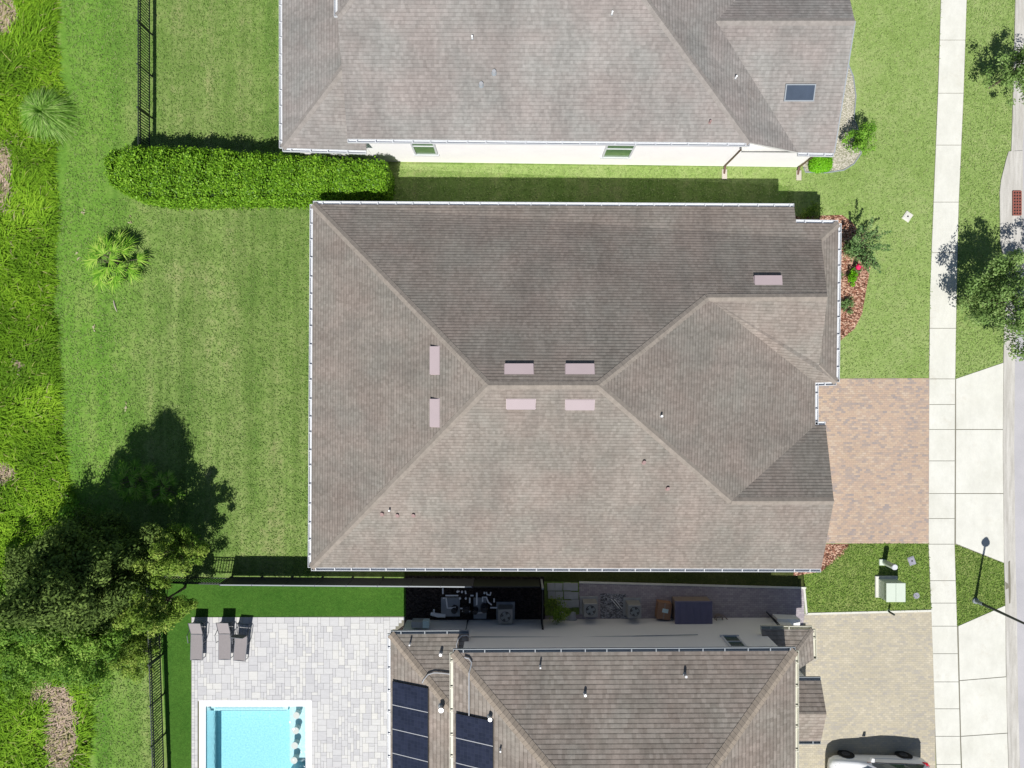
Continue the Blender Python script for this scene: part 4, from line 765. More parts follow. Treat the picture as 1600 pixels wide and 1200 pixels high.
# ================================================================= FRONT YARD THINGS
tf = empty('transformer', Gm(1385, 916), 'pale green pad mounted transformer cabinet on the small front lawn', 'transformer')
MB().box(Gm(1384.5, 916.5, .06), (1.12, 1.08, .12), 0, .02).build('pad', 'concrete', tf)
c_ = Gm(1384, 917.5); MB().box((c_[0] + .02, c_[1], .5), (.90, .90, .78), 0, .02).build('cabinet', 'transformer', tf)
q = MB(); q.box((c_[0] - .22, c_[1] - .0, .905), (.47, .94, .05), 0, .015); q.box((c_[0] + .26, c_[1], .905), (.47, .94, .05), 0, .015); q.build('lid', 'transformer', tf)
MB().box((c_[0] + .02, c_[1] - .46, .4), (.5, .03, .4)).build('door_plate', 'slab', tf)
up_ = empty('utility_pedestal', Gm(1381, 877), 'tall round pale green cable pedestal with white cap behind the transformer', 'pedestal')
c_ = Gm(1381, 878); MB().cyl(c_, .135, 1.0, 20).build('post', 'transformer', up_); MB().cyl((c_[0], c_[1], 1.0), .15, .06, 20, .13).build('cap', 'white', up_); MB().box((c_[0] - .12, c_[1], .05), (.3, .3, .1)).build('base', 'transformer', up_)
bp_ = empty('marker_post', Gm(1389, 955), 'small dark green marker post on the driveway edge below the transformer', 'post')
MB().cyl(Gm(1388, 955), .05, .55, 10).build('post', 'green_metal', bp_); MB().cyl(Gm(1388, 955), .11, .05, 12, .07).build('base', 'transformer', bp_)
def cover(loc, w_, h_, rz, mat, label, lid=True, hgt=.05):
    r = empty('meter_cover', (0, 0, 0), label, 'utility cover')
    MB().box((0, 0, hgt / 2), (w_, h_, hgt), 0, .012).build('frame', mat, r)
    if lid: MB().box((0, 0, hgt + .008), (w_ * .78, h_ * .78, .016), 0, .006).build('lid', mat, r)
    MB().cyl((0, 0, hgt + .016), .045, .006, 10).build('finger_hole', 'dark_plastic', r); r.location = loc; r.rotation_euler = (0, 0, rz); return r
cover(Gm(1424, 876), .34, .44, .35, 'valve', 'grey utility box lid in the grass right of the pedestal')
MB().cyl((0, 0, 0), .18, .04, 9, .16).build('valve_cover', 'valve', label='round worn grey valve cover in the grass right of the transformer', category='utility cover').location = Gm(1431.5, 930.5)
cover(Gm(1417.5, 338.5), .40, .46, -.6, 'concrete', 'white utility cover with dark centre in the front lawn near the pavement')
ld = empty('storm_drain', Gm(1582, 318, .06), 'rusty red storm drain grate set in the kerb apron', 'drain')
c_ = Gm(1587.5 - .5, 318); q = MB(); W_, L_ = .40, 1.2
for i in range(4): q.box((c_[0] - W_ / 2 + i * W_ / 3, c_[1], .095), (.045, L_, .05))
for j in range(9): q.box((c_[0], c_[1] - L_ / 2 + j * L_ / 8, .093), (W_, .05, .045))
q.build('grate', 'rust', ld); MB().box((c_[0], c_[1], .064), (W_ + .06, L_ + .06, .02)).build('pit', 'ac_dark', ld)
# street lamp
sl_ = empty('street_lamp', P(1523, 938), 'tall dark street lamp post standing on the grass verge', 'street lamp')
c_ = P(1523, 938); q = MB(); q.cyl((c_[0], c_[1], 0), .16, .12, 16, .14); q.cyl((c_[0], c_[1], .12), .10, .5, 14, .08); q.build('base', 'grey_cap', sl_)
MB().tube([(c_[0], c_[1], .3), (c_[0], c_[1], 4.1)], [.07, .05], 12).build('pole', 'green_metal', sl_)
q = MB(); q.cyl((c_[0], c_[1], 4.1), .09, .2, 16, .20); q.cyl((c_[0], c_[1], 4.3), .22, .28, 18, .10); q.cyl((c_[0], c_[1], 4.58), .05, .1, 10, .01); q.build('lantern', 'black_metal', sl_)

# ================================================================= CAR
car = empty('parked_car', (0, 0, 0), 'white SUV parked on the tan paver driveway, facing the house', 'car')
st = [  # x, half width, sill z, belt z, roof z, roof half width
 (-2.40, .55, .38, .62, .66, .50), (-2.33, .78, .30, .72, .76, .62), (-2.10, .88, .26, .84, .90, .72), (-1.70, .92, .26, .92, .99, .76), (-1.15, .925, .24, .98, 1.05, .76),
 (-.75, .93, .24, 1.02, 1.12, .72), (-.20, .93, .24, 1.04, 1.50, .64), (.25, .93, .24, 1.05, 1.60, .63), (1.0, .93, .24, 1.06, 1.60, .62), (1.6, .925, .25, 1.07, 1.54, .60), (2.05, .90, .28, 1.08, 1.36, .60), (2.30, .84, .34, 1.02, 1.10, .62), (2.38, .70, .40, .86, .90, .58)]
vs = []; fs = []; nr = 13
for x, hw, z0, zb, zr, tw in st:
    hf = [(0, z0 - .02), (hw * .85, z0), (hw, z0 + .14), (hw * 1.0, z0 + .38 if zb - z0 > .5 else (z0 + zb) / 2), (hw * .965, zb), (tw, zr), (0, zr + .045)]
    ring = [(x, y, z) for y, z in hf] + [(x, -y, z) for y, z in hf[-2:0:-1]]; nr = len(ring); vs += ring
for i in range(len(st) - 1): fs += [(i * nr + k, (i + 1) * nr + k, (i + 1) * nr + (k + 1) % nr, i * nr + (k + 1) % nr) for k in range(nr)]
fs += [tuple(range(nr)), tuple(range((len(st) - 1) * nr, len(st) * nr))[::-1]]
mk('body', vs, fs, 'car_paint', car, smooth=True)
def gp_(i, s, f_):                                   # point on the greenhouse side between belt and roof, slightly proud
    x, hw, z0, zb, zr, tw = st[i]; y = hw * .965 * (1 - f_) + tw * f_; z = zb * (1 - f_) + zr * f_; return Vector((x, s * (y + .006), z + .006))
for s in (1, -1):
    for (i0, i1) in ((5, 7), (7, 8), (8, 10)):
        q = MB(); A = gp_(i0, s, .12); B = gp_(i1, s, .12); C_ = gp_(i1, s, .84); D_ = gp_(i0, s, .84)
        if i0 == 5: mid = gp_(6, s, .84); q.add([A, gp_(6, s, .12), B, C_, mid], [(0, 1, 4), (1, 2, 3, 4)])
        elif i1 == 10: q.add([A, gp_(9, s, .12), B, gp_(9, s, .8), D_], [(0, 1, 3, 4), (1, 2, 3)])
        else: q.quad(A, B, C_, D_)
        q.build('side_window', 'car_glass', car)
    q = MB(); q.tube([gp_(5, s, .05), gp_(7, s, .05), gp_(8, s, .05), gp_(10, s, .05)], .018, 6); q.build('window_trim', 'chrome', car)
    q = MB(); q.add([(-.62, s * .95, 1.02), (-.45, s * .95, 1.02), (-.45, s * 1.12, 1.0), (-.58, s * 1.14, 1.0), (-.60, s * .95, 1.14), (-.45, s * .95, 1.16), (-.44, s * 1.12, 1.15), (-.56, s * 1.13, 1.14)], [(3, 2, 1, 0), (4, 5, 6, 7), (0, 1, 5, 4), (1, 2, 6, 5), (2, 3, 7, 6), (3, 0, 4, 7)]); q.build('wing_mirror', 'car_paint', car)
    q = MB(); q.add([(-2.28, s * .60, .74), (-1.95, s * .84, .80), (-1.80, s * .88, .86), (-2.05, s * .74, .91), (-2.22, s * .60, .84)], [(0, 1, 2, 3, 4)]); q.build('headlight', 'skylight', car)
    q = MB(); q.tube([(2.02, s * .87, .98), (2.2, s * .84, 1.0), (2.34, s * .70, .94)], [.06, .09, .06], 8); q.build('tail_light', 'tail', car)
    MB().tube([(-.2, s * .935, .72), (1.6, s * .94, .76)], .012, 4).build('body_crease', 'car_paint', car)
    for wx in (-1.48, 1.42):
        t1 = MB(); t1.tube([(wx, s * .70, .35), (wx, s * .74, .35), (wx, s * .93, .35), (wx, s * .955, .35)], [.31, .345, .345, .31], 24); wo = t1.build('wheel', 'tyre', car)
        t2 = MB(); t2.tube([(wx, s * .95, .35), (wx, s * .965, .35)], [.20, .19], 20); t2.build('rim', 'rim', wo)
        t3 = MB(); t3.tube([(wx, s * .935, .37), (wx, s * .945, .37)], [.40, .40], 24); t3.build('wheel_arch', 'tyre', car)
ws = [Vector((-1.05, -.66, 1.085)), Vector((-1.05, .66, 1.085)), Vector((-.22, .58, 1.525)), Vector((-.22, -.58, 1.525))]
vsw = [Vector((-1.02, -.60, 1.13)), Vector((-1.02, .60, 1.13)), Vector((-.78, .70, 1.19)), Vector((-.22, .60, 1.565)), Vector((-.22, -.60, 1.565)), Vector((-.78, -.70, 1.19))]
MB().add(vsw, [(0, 1, 2, 5), (5, 2, 3, 4)]).build('windscreen', 'car_glass', car)
MB().add([Vector((-.05, -.42, 1.625)), Vector((-.05, .42, 1.625)), Vector((.95, .42, 1.665)), Vector((.95, -.42, 1.665))], [(0, 1, 2, 3)]).build('sunroof', 'car_glass', car)
q = MB(); q.tube([(-1.1, -.1, 1.10), (-1.0, .62, 1.12)], .012, 4); q.build('wiper', 'dark_plastic', car)
car.location = Gm(1361.5, 1202, .02); car.rotation_euler = (0, 0, math.radians(-1.0))

# ================================================================= PLANTS
def tangent_quads(C, N, L, W, roll=None):              # leaf rhombs: centre, normal, length, width
    n = len(C); a = np.cross(N, rng.normal(size=(n, 3))); a /= np.linalg.norm(a, axis=1, keepdims=True) + 1e-9; b = np.cross(N, a)
    L = np.broadcast_to(L, (n,))[:, None]; W = np.broadcast_to(W, (n,))[:, None]
    v = np.stack([C - a * L * .5, C + b * W * .5 + a * L * .05, C + a * L * .5, C - b * W * .5 + a * L * .05], 1).reshape(-1, 3)
    f = np.arange(4 * n).reshape(n, 4); return v, f
def foliage(name, C, N, L, W, mat, parent, rnd=None, **tg):
    v, f = tangent_quads(C, N, L, W); r = np.repeat(rng.random(len(C)) if rnd is None else rnd, 4); return mk(name, v, f, mat, parent, rnd=r, **tg)
def unit(n): v = rng.normal(size=(n, 3)); return v / np.linalg.norm(v, axis=1, keepdims=True)
def tree(name, base, hc, rad, vz, nc, nl, ls, mat, label, cat, trunk=.12, bark='bark', clump=.42, lean=(0, 0), group=None, up=.5, taper=0.0, gap=0.0):
    r = empty(name, base, label, cat, group); bx_, by_, bz_ = base; top = Vector((bx_ + lean[0], by_ + lean[1], hc))
    d = unit(nc); rr_ = rng.random(nc) ** .38; cz = d[:, 2] * rr_; w_ = 1 - taper * (cz + 1) / 2
    irr = 1 + .22 * np.sin(3 * np.arctan2(d[:, 1], d[:, 0]) + bx_) + .12 * np.sin(5 * np.arctan2(d[:, 1], d[:, 0]) + by_)
    C = np.stack([top.x + d[:, 0] * rr_ * rad * w_ * irr, top.y + d[:, 1] * rr_ * rad * w_ * irr, hc + cz * vz], 1); C[:, 2] = np.maximum(C[:, 2], .25)
    cr = clump * rng.uniform(.6, 1.3, nc); idx = np.repeat(np.arange(nc), nl)
    u = unit(nc * nl); pos = C[idx] + u * (rng.random((nc * nl, 1)) ** .45) * cr[idx][:, None] * np.array([1.15, 1.15, .75])
    pos[:, 2] = np.maximum(pos[:, 2], .08)
    N = u * 1.1 + rng.normal(size=u.shape) * .45 + np.array([0, 0, up]); N /= np.linalg.norm(N, axis=1, keepdims=True)
    rn_ = np.clip(rng.random(nc)[idx] * .55 + rng.random(nc * nl) * .45, 0, 1)
    foliage('crown', pos, N, ls * rng.uniform(.7, 1.3, nc * nl), ls * .5 * rng.uniform(.8, 1.2, nc * nl), mat, r, rn_)
    mb = MB(); b0 = Vector(base); fork = b0 + (top - b0) * .45; mb.tube([b0, b0 + (fork - b0) * .5 + Vector((.04, .02, 0)), fork, top + Vector((0, 0, vz * .4))], [trunk, trunk * .85, trunk * .7, trunk * .15], 9); mb.build('trunk', bark, r)
    mb = MB()
    for i in range(min(nc, 26)):
        e_ = Vector(C[i]); s_ = fork + (top - fork) * random.random() * .8; m2 = (s_ + e_) / 2 + Vector((0, 0, -.1)); mb.tube([s_, m2, e_], [trunk * .38, trunk * .22, trunk * .06], 5, False)
    mb.build('branches', bark, r); return r
# street trees and front shrubs
tree('street_tree', P(1535, 475), 2.9, 2.45, 1.9, 120, 130, .14, 'l_oak', 'large street tree on the verge overhanging the kerb, right of the front lawn', 'tree', .10, clump=.42, group='street trees on the verge')
tree('street_tree', P(1545, 137), 2.1, 1.35, 1.15, 48, 90, .13, 'l_oak', 'smaller street tree at the top right corner beside the kerb', 'tree', .06, clump=.32, lean=(.12, 0), group='street trees on the verge')
tree('shrub', P(1331, 226), .95, .72, .7, 36, 60, .12, 'l_bright', 'loose bright green shrub at the corner of the white house', 'shrub', .03, clump=.24)
tree('shrub', P(1327, 437), .35, .34, .28, 14, 60, .09, 'l_lime', 'low lime green bush in the mulch bed by the pink flower', 'shrub', .02, clump=.14)
tree('shrub', P(1302, 432), .4, .4, .3, 14, 50, .09, 'l_myrtle', 'small dull bush against the wall in the mulch bed', 'shrub', .02, clump=.16)
tree('shrub', P(868, 946), .8, .6, .55, 24, 50, .10, 'l_yellow', 'small bush in shade beside the black gate and stepping slabs', 'shrub', .03, clump=.22)
for i, (x, y, lb) in enumerate(((1262, 335, 'small clipped bush in the shade at the front corner of the middle house'), (1318, 482, 'sparse seedling in the mulch bed below the myrtle'), (1322, 474, 'thin low plant in the middle of the mulch bed'))):
    tree('shrub', P(x, y), .25 if i else .5, .3 if i else .6, .18 if i else .4, 10 if i else 30, 40, .08, 'l_myrtle' if i else 'l_yellow', lb, 'shrub', .012, clump=.12 if i else .2)
# small rounded bush (bright)
def clipped(name, cx, cy, hx, hy, hgt, mat, label, cat, n=2600, ls=.07, rz=0.0, rough=.05):
    base = P(cx, cy); r = empty(name, base, label, cat); u = unit(n); u[:, 2] = np.abs(u[:, 2]); sup = np.power(np.sum(np.abs(u) ** 4, axis=1), -.25)[:, None]
    p_ = u * sup * np.array([hx, hy, hgt]); p_ *= (1 + rng.normal(size=(n, 1)) * rough); p_ += rng.normal(size=p_.shape) * .02
    N = u + rng.normal(size=u.shape) * .45 + np.array([0, 0, .4]); N /= np.linalg.norm(N, axis=1, keepdims=True); p_ += np.array(base) + np.array([0, 0, .03])
    foliage('foliage', p_, N, ls * rng.uniform(.7, 1.3, n), ls * .6, mat, r)
    m2 = 400; u = unit(m2); 
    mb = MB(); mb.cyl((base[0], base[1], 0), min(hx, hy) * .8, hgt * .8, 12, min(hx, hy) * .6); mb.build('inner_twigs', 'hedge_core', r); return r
clipped('bush', 1279, 258, .50, .38, .55, 'l_lime', 'small rounded lime green bush at the right end of the white wall', 'shrub', 3200, .08)
# flowering stem
fl = empty('flowering_plant', P(1334, 421), 'small plant with bright pink blooms in the mulch bed', 'flower'); u = unit(260)
foliage('blooms', np.array(P(1335, 419)) + np.array([0, 0, .42]) + u * np.array([.13, .16, .12]), u, .075, .06, 'pink', fl)
foliage('leaves', np.array(P(1336, 422)) + np.array([0, 0, .22]) + unit(200) * np.array([.2, .2, .15]), unit(200), .09, .05, 'l_myrtle', fl)
# crape myrtle: arching sprays
cm = empty('crape_myrtle', P(1322, 392), 'wide spreading myrtle shrub with long arching sprays at the front wall', 'shrub'); b0 = Vector(P(1322, 392)); mbs = MB(); PC, PN = [], []
for i in range(34):
    an = random.uniform(-1.35, 1.45) if i < 24 else random.uniform(-3.1, 3.1); Lh = random.uniform(.6, 1.75) if i < 24 else random.uniform(.3, .7); hh = random.uniform(1.0, 2.0); bend = random.uniform(-.3, .3)
    pts = []
    for s_ in np.linspace(0, 1, 9): pts.append(b0 + Vector((math.cos(an + bend * s_) * Lh * s_, math.sin(an + bend * s_) * Lh * s_, hh * (1 - (1 - s_) ** 1.8) + .05)))
    mbs.tube(pts, [.018 * (1 - .8 * s_) + .003 for s_ in np.linspace(0, 1, 9)], 5, False)
    for j in range(120):
        s_ = random.random() ** .6; k2 = min(7, int(s_ * 8)); p_ = pts[k2].lerp(pts[k2 + 1], s_ * 8 - k2); sp = .16 * (1.15 - s_); PC.append(p_ + Vector((random.gauss(0, sp), random.gauss(0, sp), random.gauss(0, sp * .7)))); PN.append((random.gauss(0, .5), random.gauss(0, .5), 1))
PN = np.array(PN); PN /= np.linalg.norm(PN, axis=1, keepdims=True); PC = np.array([tuple(q) for q in PC]); PC[:, 2] = np.maximum(PC[:, 2], .05); mbs.build('stems', 'bark', cm)
foliage('foliage', PC, PN, .10 * rng.uniform(.7, 1.3, len(PC)), .045, 'l_myrtle', cm)
# clipped hedge
def ribbon_hedge():
    top = [(172, 233, 288), (200, 228, 302), (235, 229, 309), (270, 229, 310), (320, 232, 309), (370, 236, 308), (420, 240, 307), (470, 243, 308), (520, 246, 303), (570, 250, 300), (600, 252, 298)]
    r = empty('hedge', P(380, 272), 'long clipped bright green hedge between the back lawns', 'hedge'); hh = 2.0; n = 66000; rr_ = hh / H
    xs = np.array([t_[0] for t_ in top], float); ya_ = np.array([t_[1] for t_ in top], float); yb_ = np.array([t_[2] for t_ in top], float)
    x = rng.uniform(167, 600, n); c0 = (np.interp(x, xs, ya_) + np.interp(x, xs, yb_)) / 2; hw = (np.interp(x, xs, yb_) - np.interp(x, xs, ya_)) / 2
    yy = rng.uniform(-1, 1, n); low = rng.random(n) < .34; z = np.where(low, rng.random(n), 1 - .22 * np.abs(yy) ** 5); yy = np.where(low, np.sign(yy), yy)
    endf = np.minimum(1, np.minimum((x - 160) / 14, (606 - x) / 6)) ; yy *= np.sqrt(np.clip(endf, .15, 1))
    lump = .05 * np.sin(x * .13) + .04 * np.sin(x * .31 + yy * 3) + .03 * np.sin(yy * 9 + x * .07)
    X = (x - 800) / PM * (1 - rr_); Yc = (600 - c0) / PM * (1 - rr_); Wd = hw / PM * (1 - rr_)
    C = np.stack([X, Yc - yy * Wd * .97, z * hh * (.97 + lump)], 1) + rng.normal(size=(n, 3)) * np.array([.06, .07, .06])
    N = np.stack([np.zeros(n), -np.where(low, yy, yy * .25), np.where(low, .3, 1.)], 1) + rng.normal(size=(n, 3)) * .55; N /= np.linalg.norm(N, axis=1, keepdims=True); C[:, 2] = np.maximum(C[:, 2], .06)
    # end caps
    m2 = 3500; y_ = rng.uniform(-1, 1, m2); zc = rng.random(m2); side = rng.random(m2) < .5; xe = np.where(side, 164 + 9 * y_ ** 2, 604 - 4 * y_ ** 2)
    C0 = np.where(side, 260.5, 275); HW = np.where(side, 27.0, 23.0)
    C2 = np.stack([(xe - 800) / PM * (1 - rr_), (600 - (C0 + y_ * HW)) / PM * (1 - rr_), zc * hh * .95], 1) + rng.normal(size=(m2, 3)) * .05; N2 = np.stack([np.where(side, -1., 1.), y_ * 0, zc * .4], 1) + rng.normal(size=(m2, 3)) * .5; N2 /= np.linalg.norm(N2, axis=1, keepdims=True)
    C = np.vstack([C, C2]); N = np.vstack([N, N2]); m3 = len(C)
    foliage('foliage', C, N, .125 * rng.uniform(.65, 1.35, m3), .075 * rng.uniform(.8, 1.2, m3), 'l_hedge', r)
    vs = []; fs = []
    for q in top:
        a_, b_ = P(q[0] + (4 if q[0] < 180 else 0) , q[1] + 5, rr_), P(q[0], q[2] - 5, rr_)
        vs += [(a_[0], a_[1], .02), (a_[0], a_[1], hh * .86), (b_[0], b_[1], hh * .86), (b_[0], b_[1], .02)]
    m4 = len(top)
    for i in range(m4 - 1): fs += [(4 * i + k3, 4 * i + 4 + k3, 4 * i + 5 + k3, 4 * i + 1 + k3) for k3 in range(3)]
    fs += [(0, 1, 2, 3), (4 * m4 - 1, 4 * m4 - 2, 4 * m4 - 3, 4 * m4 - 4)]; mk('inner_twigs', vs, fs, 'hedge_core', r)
ribbon_hedge()
# blades helper: arching blades as strips
def blades(name, B, D, L, W, arch, mat, parent=None, seg=3, rnd=None, **tg):
    n = len(B); t_ = np.linspace(0, 1, seg + 1); side = np.cross(D, [0, 0, 1.]); side /= np.linalg.norm(side, axis=1, keepdims=True) + 1e-9
    L = np.broadcast_to(L, (n,)); W = np.broadcast_to(W, (n,)); arch = np.broadcast_to(arch, (n,)); V = []
    for s_ in t_:
        c_ = B + D * (L * s_)[:, None] + np.array([0, 0, -1.]) * (arch * L * s_ * s_)[:, None]; c_[:, 2] = np.maximum(c_[:, 2], .015); ww = (W * (1 - .85 * s_))[:, None] * .5; V += [c_ - side * ww, c_ + side * ww]
    V = np.stack(V, 1).reshape(-1, 3); k3 = 2 * (seg + 1); base = (np.arange(n) * k3)[:, None]; F = np.concatenate([base + np.array([2 * i, 2 * i + 1, 2 * i + 3, 2 * i + 2]) for i in range(seg)], 0)
    return mk(name, V, F, mat, parent, rnd=np.repeat(rng.random(n) if rnd is None else rnd, k3), **tg)
def gdir(n, az, spread, el_lo, el_hi):
    a_ = az + rng.normal(size=n) * spread; e_ = rng.uniform(el_lo, el_hi, n); return np.stack([np.cos(a_) * np.cos(e_), np.sin(a_) * np.cos(e_), np.sin(e_)], 1)
cg = empty('ornamental_grass', P(73, 178), 'large round fountain grass clump with pale arching blades at the lawn edge', 'grass clump'); n = 3600
D = gdir(n, 0, 9, .25, 1.45); blades('foliage', np.array(P(76, 180)) + D * .12, D, rng.uniform(1.1, 2.0, n), .042, .62, 'l_clump', cg, 5)
# palmetto
def palmetto(loc, label, nf, rad, hgt, mat='l_palm', group=None, name='palmetto'):
    r = empty(name, loc, label, 'palm', group); b0 = np.array(loc); PB, PD, PL = [], [], []; st_ = MB()
    for i in range(nf):
        an = i * 2.4 + random.uniform(-.3, .3); q_ = math.sqrt((i + .6) / nf); rd_ = rad * q_ * .70; hh = hgt * (1.15 - .65 * q_ ** 2); hub = b0 + np.array([math.cos(an) * rd_, math.sin(an) * rd_, hh])
        st_.tube([tuple(b0 + np.array([0, 0, .15])), tuple((b0 + hub) / 2 + np.array([0, 0, .2 * hgt])), tuple(hub)], [.022, .016, .012], 5, False); m2 = 15
        fan = an + np.linspace(-1.7, 1.7, m2) + rng.normal(size=m2) * .05; el_ = .10 + .3 * (1 - q_) - .1 * np.abs(np.linspace(-1, 1, m2)); dd = np.stack([np.cos(fan) * np.cos(el_), np.sin(fan) * np.cos(el_), np.sin(el_)], 1)
        PB.append(np.repeat(hub[None], m2, 0)); PD.append(dd); PL.append(rad * .38 * (1 - .3 * np.abs(np.linspace(-1, 1, m2))) * rng.uniform(.85, 1.1, m2))
    PB, PD, PL = np.vstack(PB), np.vstack(PD), np.concatenate(PL); blades('fronds', PB, PD, PL, .075, .3, mat, r, 3); st_.build('stalks', 'bark', r); MB().cyl(tuple(b0), .14, .35, 10, .1).build('trunk', 'bark', r); return r
palmetto(P(188, 412), 'green fan palmetto growing alone in the back lawn', 22, 1.72, 1.1)
MB().tube([(*P(178, 470)[:2], .03), (*P(180, 478)[:2], .05), (*P(183, 487)[:2], .02)], [.03, .04, .02], 6).build('fallen_stick', 'pale_bark', label='small pale stick lying in the lawn below the palmetto', category='stick')
palmetto(P(217, 748), 'shaded fan palmetto at the top of the tree shadow', 18, 1.3, 1.0, group='palmettos under the tree')
palmetto(P(262, 762), 'shaded small palmetto right of the other one in the tree shadow', 14, 1.1, .9, group='palmettos under the tree')
palmetto(P(300, 845), 'shaded palmetto close to the picket fence under the tree edge', 16, 1.2, 1.4, group='palmettos under the tree')
palmetto(P(90, 960), 'lit palmetto among the scrub at the left edge of the photo', 16, 1.4, 2.6, group='palmettos under the tree')
# tree group bottom left
tree('cypress_tree', P(234, 862), 5.0, 3.3, 4.9, 260, 230, .17, 'l_dark', 'tallest dark brown green tree of the group, casting the big lawn shadow', 'tree', .2, clump=.55, taper=.85, up=.25, lean=(-.35, .1))
tree('cypress_tree', P(140, 880), 3.2, 2.3, 2.0, 110, 190, .14, 'l_dark', 'dark dull tree at the upper left side of the tree group, by the wild grass', 'tree', .14, clump=.5, up=.25)
tree('tree', P(313, 842), 2.9, 1.2, 2.0, 50, 200, .13, 'l_yellow', 'slim yellow green tree on the right side of the group beside the lawn shadow', 'tree', .08, clump=.30)
tree('tree', P(289, 918), 3.0, 1.35, 1.8, 55, 200, .13, 'l_yellow', 'yellow green tree beside the sun loungers and turf corner', 'tree', .08, clump=.34)
tree('tree', P(190, 960), 3.4, 2.0, 2.0, 75, 230, .14, 'l_scrub', 'bushy mid green tree at the middle bottom of the group', 'tree', .1, clump=.42)
tree('tree', P(120, 965), 2.9, 2.2, 1.7, 80, 220, .14, 'l_scrub', 'bushy green tree at the lower left corner of the group', 'tree', .1, clump=.42)
tree('tree', P(60, 930), 2.6, 1.9, 1.5, 65, 220, .14, 'l_scrub', 'green scrubby tree at the left photo edge', 'tree', .1, clump=.4)
tree('shrub', P(226, 1012), 1.3, 1.2, .9, 60, 90, .11, 'l_yellow', 'low yellow green shrub in front of the trees by the picket fence', 'shrub', .05, clump=.3)
tree('shrub', P(150, 1030), 1.1, 1.3, .8, 60, 90, .11, 'l_scrub', 'low green shrub just above the dead grass patch', 'shrub', .05, clump=.3)
tree('shrub', P(60, 1030), 1.0, 1.5, .8, 60, 90, .11, 'l_scrub', 'low green shrub at the left edge above the yellow green scrub', 'shrub', .05, clump=.3)
tree('shrub', P(128, 800), .9, .7, .6, 30, 70, .10, 'l_bright', 'small bright shrub between wild grass and the dark tree', 'shrub', .03, clump=.22)
# wild grass
n = 52000; py = rng.uniform(-60, 1290, n); px = wbx(py) - 3 - (rng.random(n) ** 1.0) * (wbx(py) + 75)
px += 3 * np.sin(py * .09) + 2 * np.sin(py * .23)
def vn(x, y, s):                                       # cheap smooth value noise
    o = np.zeros_like(x)
    for k3, (a_, b_, c_) in enumerate(((.9, 1.1, .3), (1.7, -1.3, 2.1), (-2.3, 1.9, 4.0), (3.1, 2.7, 1.2))): o += np.sin(x * s * a_ + y * s * b_ + c_) / (1 + k3 * .5)
    return o / 2.6
dead = (((px - 92) / 26.) ** 2 + ((py - 1145) / 75.) ** 2 < 1 + .4 * vn(px, py, .15)) | (((px - 62) / 18) ** 2 + ((py - 1078) / 22) ** 2 < 1) | (((px - 4) / 20.) ** 2 + ((py - 28) / 32.) ** 2 < 1 + .4 * vn(px, py, .15)) | (((px - 2) / 13.) ** 2 + ((py - 275) / 60.) ** 2 < 1 + .4 * vn(px, py, .15)) | (((px - 3) / 18.) ** 2 + ((py - 738) / 16.) ** 2 < 1) | (((px - 25) / 12.) ** 2 + ((py - 575) / 9.) ** 2 < 1)
v1 = vn(px, py, .035); rn_ = np.clip(.36 + .26 * v1 + rng.normal(size=n) * .12, .0, .62); rn_ = np.where((py > 470) & (py < 610) & (v1 > -.5), rn_ * .55, rn_); rn_ = np.where(dead, rng.uniform(.86, 1.3, n), rn_)
rn_ = np.where((~dead) & (rng.random(n) < .03), .85, rn_)
B = np.stack([(px - 800) / PM, (600 - py) / PM, np.zeros(n)], 1); edge = np.clip((wbx(py) - px) / 16, .35, 1)
D = gdir(n, -.35, .75, .25, 1.0); D = np.where((vn(px, py, .02) > .2)[:, None], gdir(n, .55, .6, .25, .9), D)
Lw = (rng.uniform(.45, 1.0, n) * (1 + .35 * vn(px, py, .06)) * edge) * np.where(dead, .55, 1.)
keep = px < wbx(py) + 6
blades('wild_grass', B[keep], D[keep], Lw[keep], .062 * rng.uniform(.6, 1.3, n)[keep], .38, 'l_wild', None, 3, rn_[keep], label='tall bright wild grass with dead brown patches along the left edge', category='wild grass', kind='stuff')

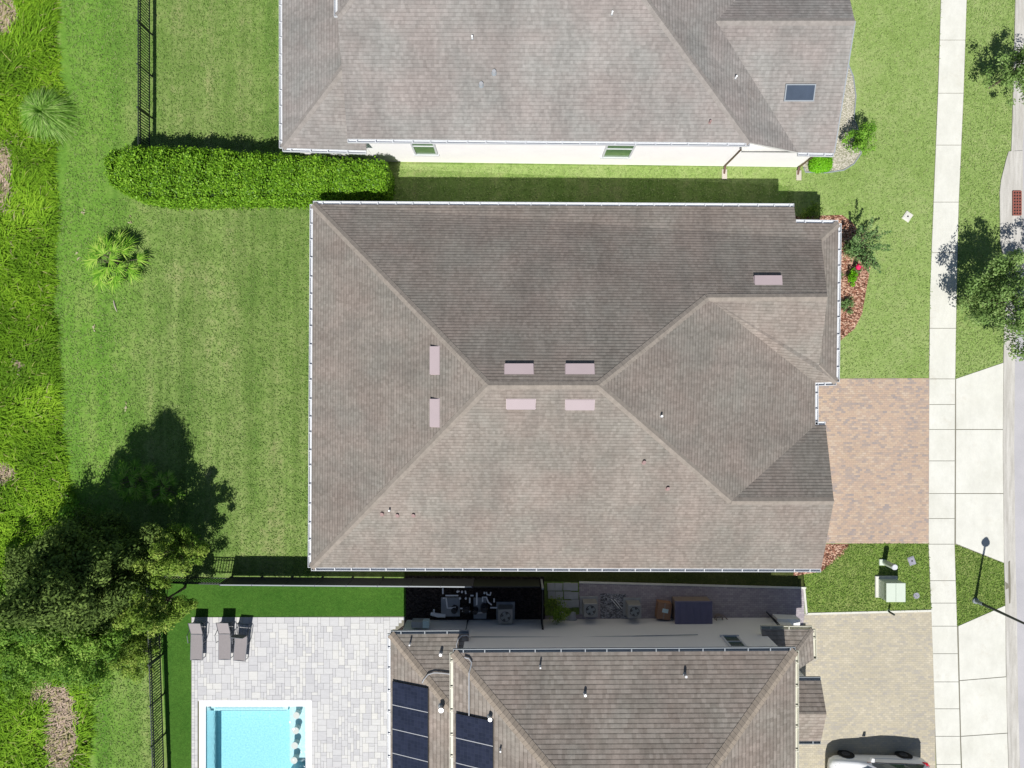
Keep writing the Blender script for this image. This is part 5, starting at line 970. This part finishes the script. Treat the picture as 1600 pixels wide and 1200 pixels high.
def inpoly(x, y, poly):
    r = np.zeros(len(x), bool); n = len(poly)
    for i in range(n):
        (x0, y0), (x1, y1) = poly[i], poly[(i + 1) % n]
        c_ = ((y0 > y) != (y1 > y)) & (x < (x1 - x0) * (y - y0) / (y1 - y0 + 1e-9) + x0); r ^= c_
    return r
LW = [([(95, -20), (436, -20), (436, 235), (165, 230), (165, 310), (500, 312), (500, 905), (350, 898), (250, 898), (250, 1220), (150, 1220), (150, 1060), (122, 800), (98, 650), (86, 470), (92, 330), (118, 180)], 46000, 'l_turf_a'),
      ([(610, 260), (1240, 263), (1262, 272), (1340, 262), (1352, 215), (1340, 100), (1300, 60), (1300, -20), (1472, -20), (1459, 300), (1451.5, 590), (1290, 591), (1290, 535), (1340, 515), (1362, 418), (1330, 340), (1280, 330), (1240, 345), (610, 345)], 26000, 'l_turf_b'),
      ([(1511, -20), (1586, -20), (1579, 230), (1571, 250), (1561, 300), (1563, 380), (1568, 430), (1567, 566), (1492, 592), (1497, 330), (1505, 150)], 8000, 'l_turf_b'),
      ([(1255, 900), (1283, 893), (1328, 849), (1451, 849), (1455, 953), (1262, 957)], 7000, 'l_turf_c'), ([(1492, 850), (1568, 880), (1571, 945), (1495, 977)], 3500, 'l_turf_c')]
for poly, cnt, mt in LW:
    xs = [a for a, b in poly]; yy_ = [b for a, b in poly]; x = rng.uniform(min(xs), max(xs), cnt * 2); y = rng.uniform(min(yy_), max(yy_), cnt * 2); k_ = inpoly(x, y, poly); x, y = x[k_][:cnt], y[k_][:cnt]; m_n = len(x)
    C = np.stack([(x - 800) / PM, (600 - y) / PM, rng.uniform(.015, .04, m_n)], 1); N = rng.normal(size=(m_n, 3)) * .5 + np.array([0, 0, 1]); N /= np.linalg.norm(N, axis=1, keepdims=True)
    foliage('lawn_grass', C, N, .13 * rng.uniform(.6, 1.4, m_n), .035, mt, None, label={'l_turf_a': 'short mown grass of the back lawns beside the wild bank', 'l_turf_b': 'pale short grass of the front yards and side strip', 'l_turf_c': 'lush green grass around the transformer and the lamp post'}[mt], category='grass', kind='stuff')

for i, (x, y, lb) in enumerate(((131, 331, 'pale dry leaf on the lawn below the hedge end'), (121, 401, 'pale dry leaf on the lawn left of the palmetto'), (148, 514, 'pale dry leaf on the lawn nearest the wild grass'), (204, 348, 'pale dry leaf on the lawn above the palmetto'), (197, 636, 'pale dry leaf just left of the big tree shadow tip'))):
    c_ = np.array([P(x, y)] * 5) + rng.normal(size=(5, 3)) * np.array([.05, .10, 0]) + np.array([0, 0, .05]); foliage('dry_leaf', c_, np.tile([0, .2, .98], (5, 1)), .16, .07, 'l_dry', None, label=lb, category='leaf', group='dry leaves on the lawn')
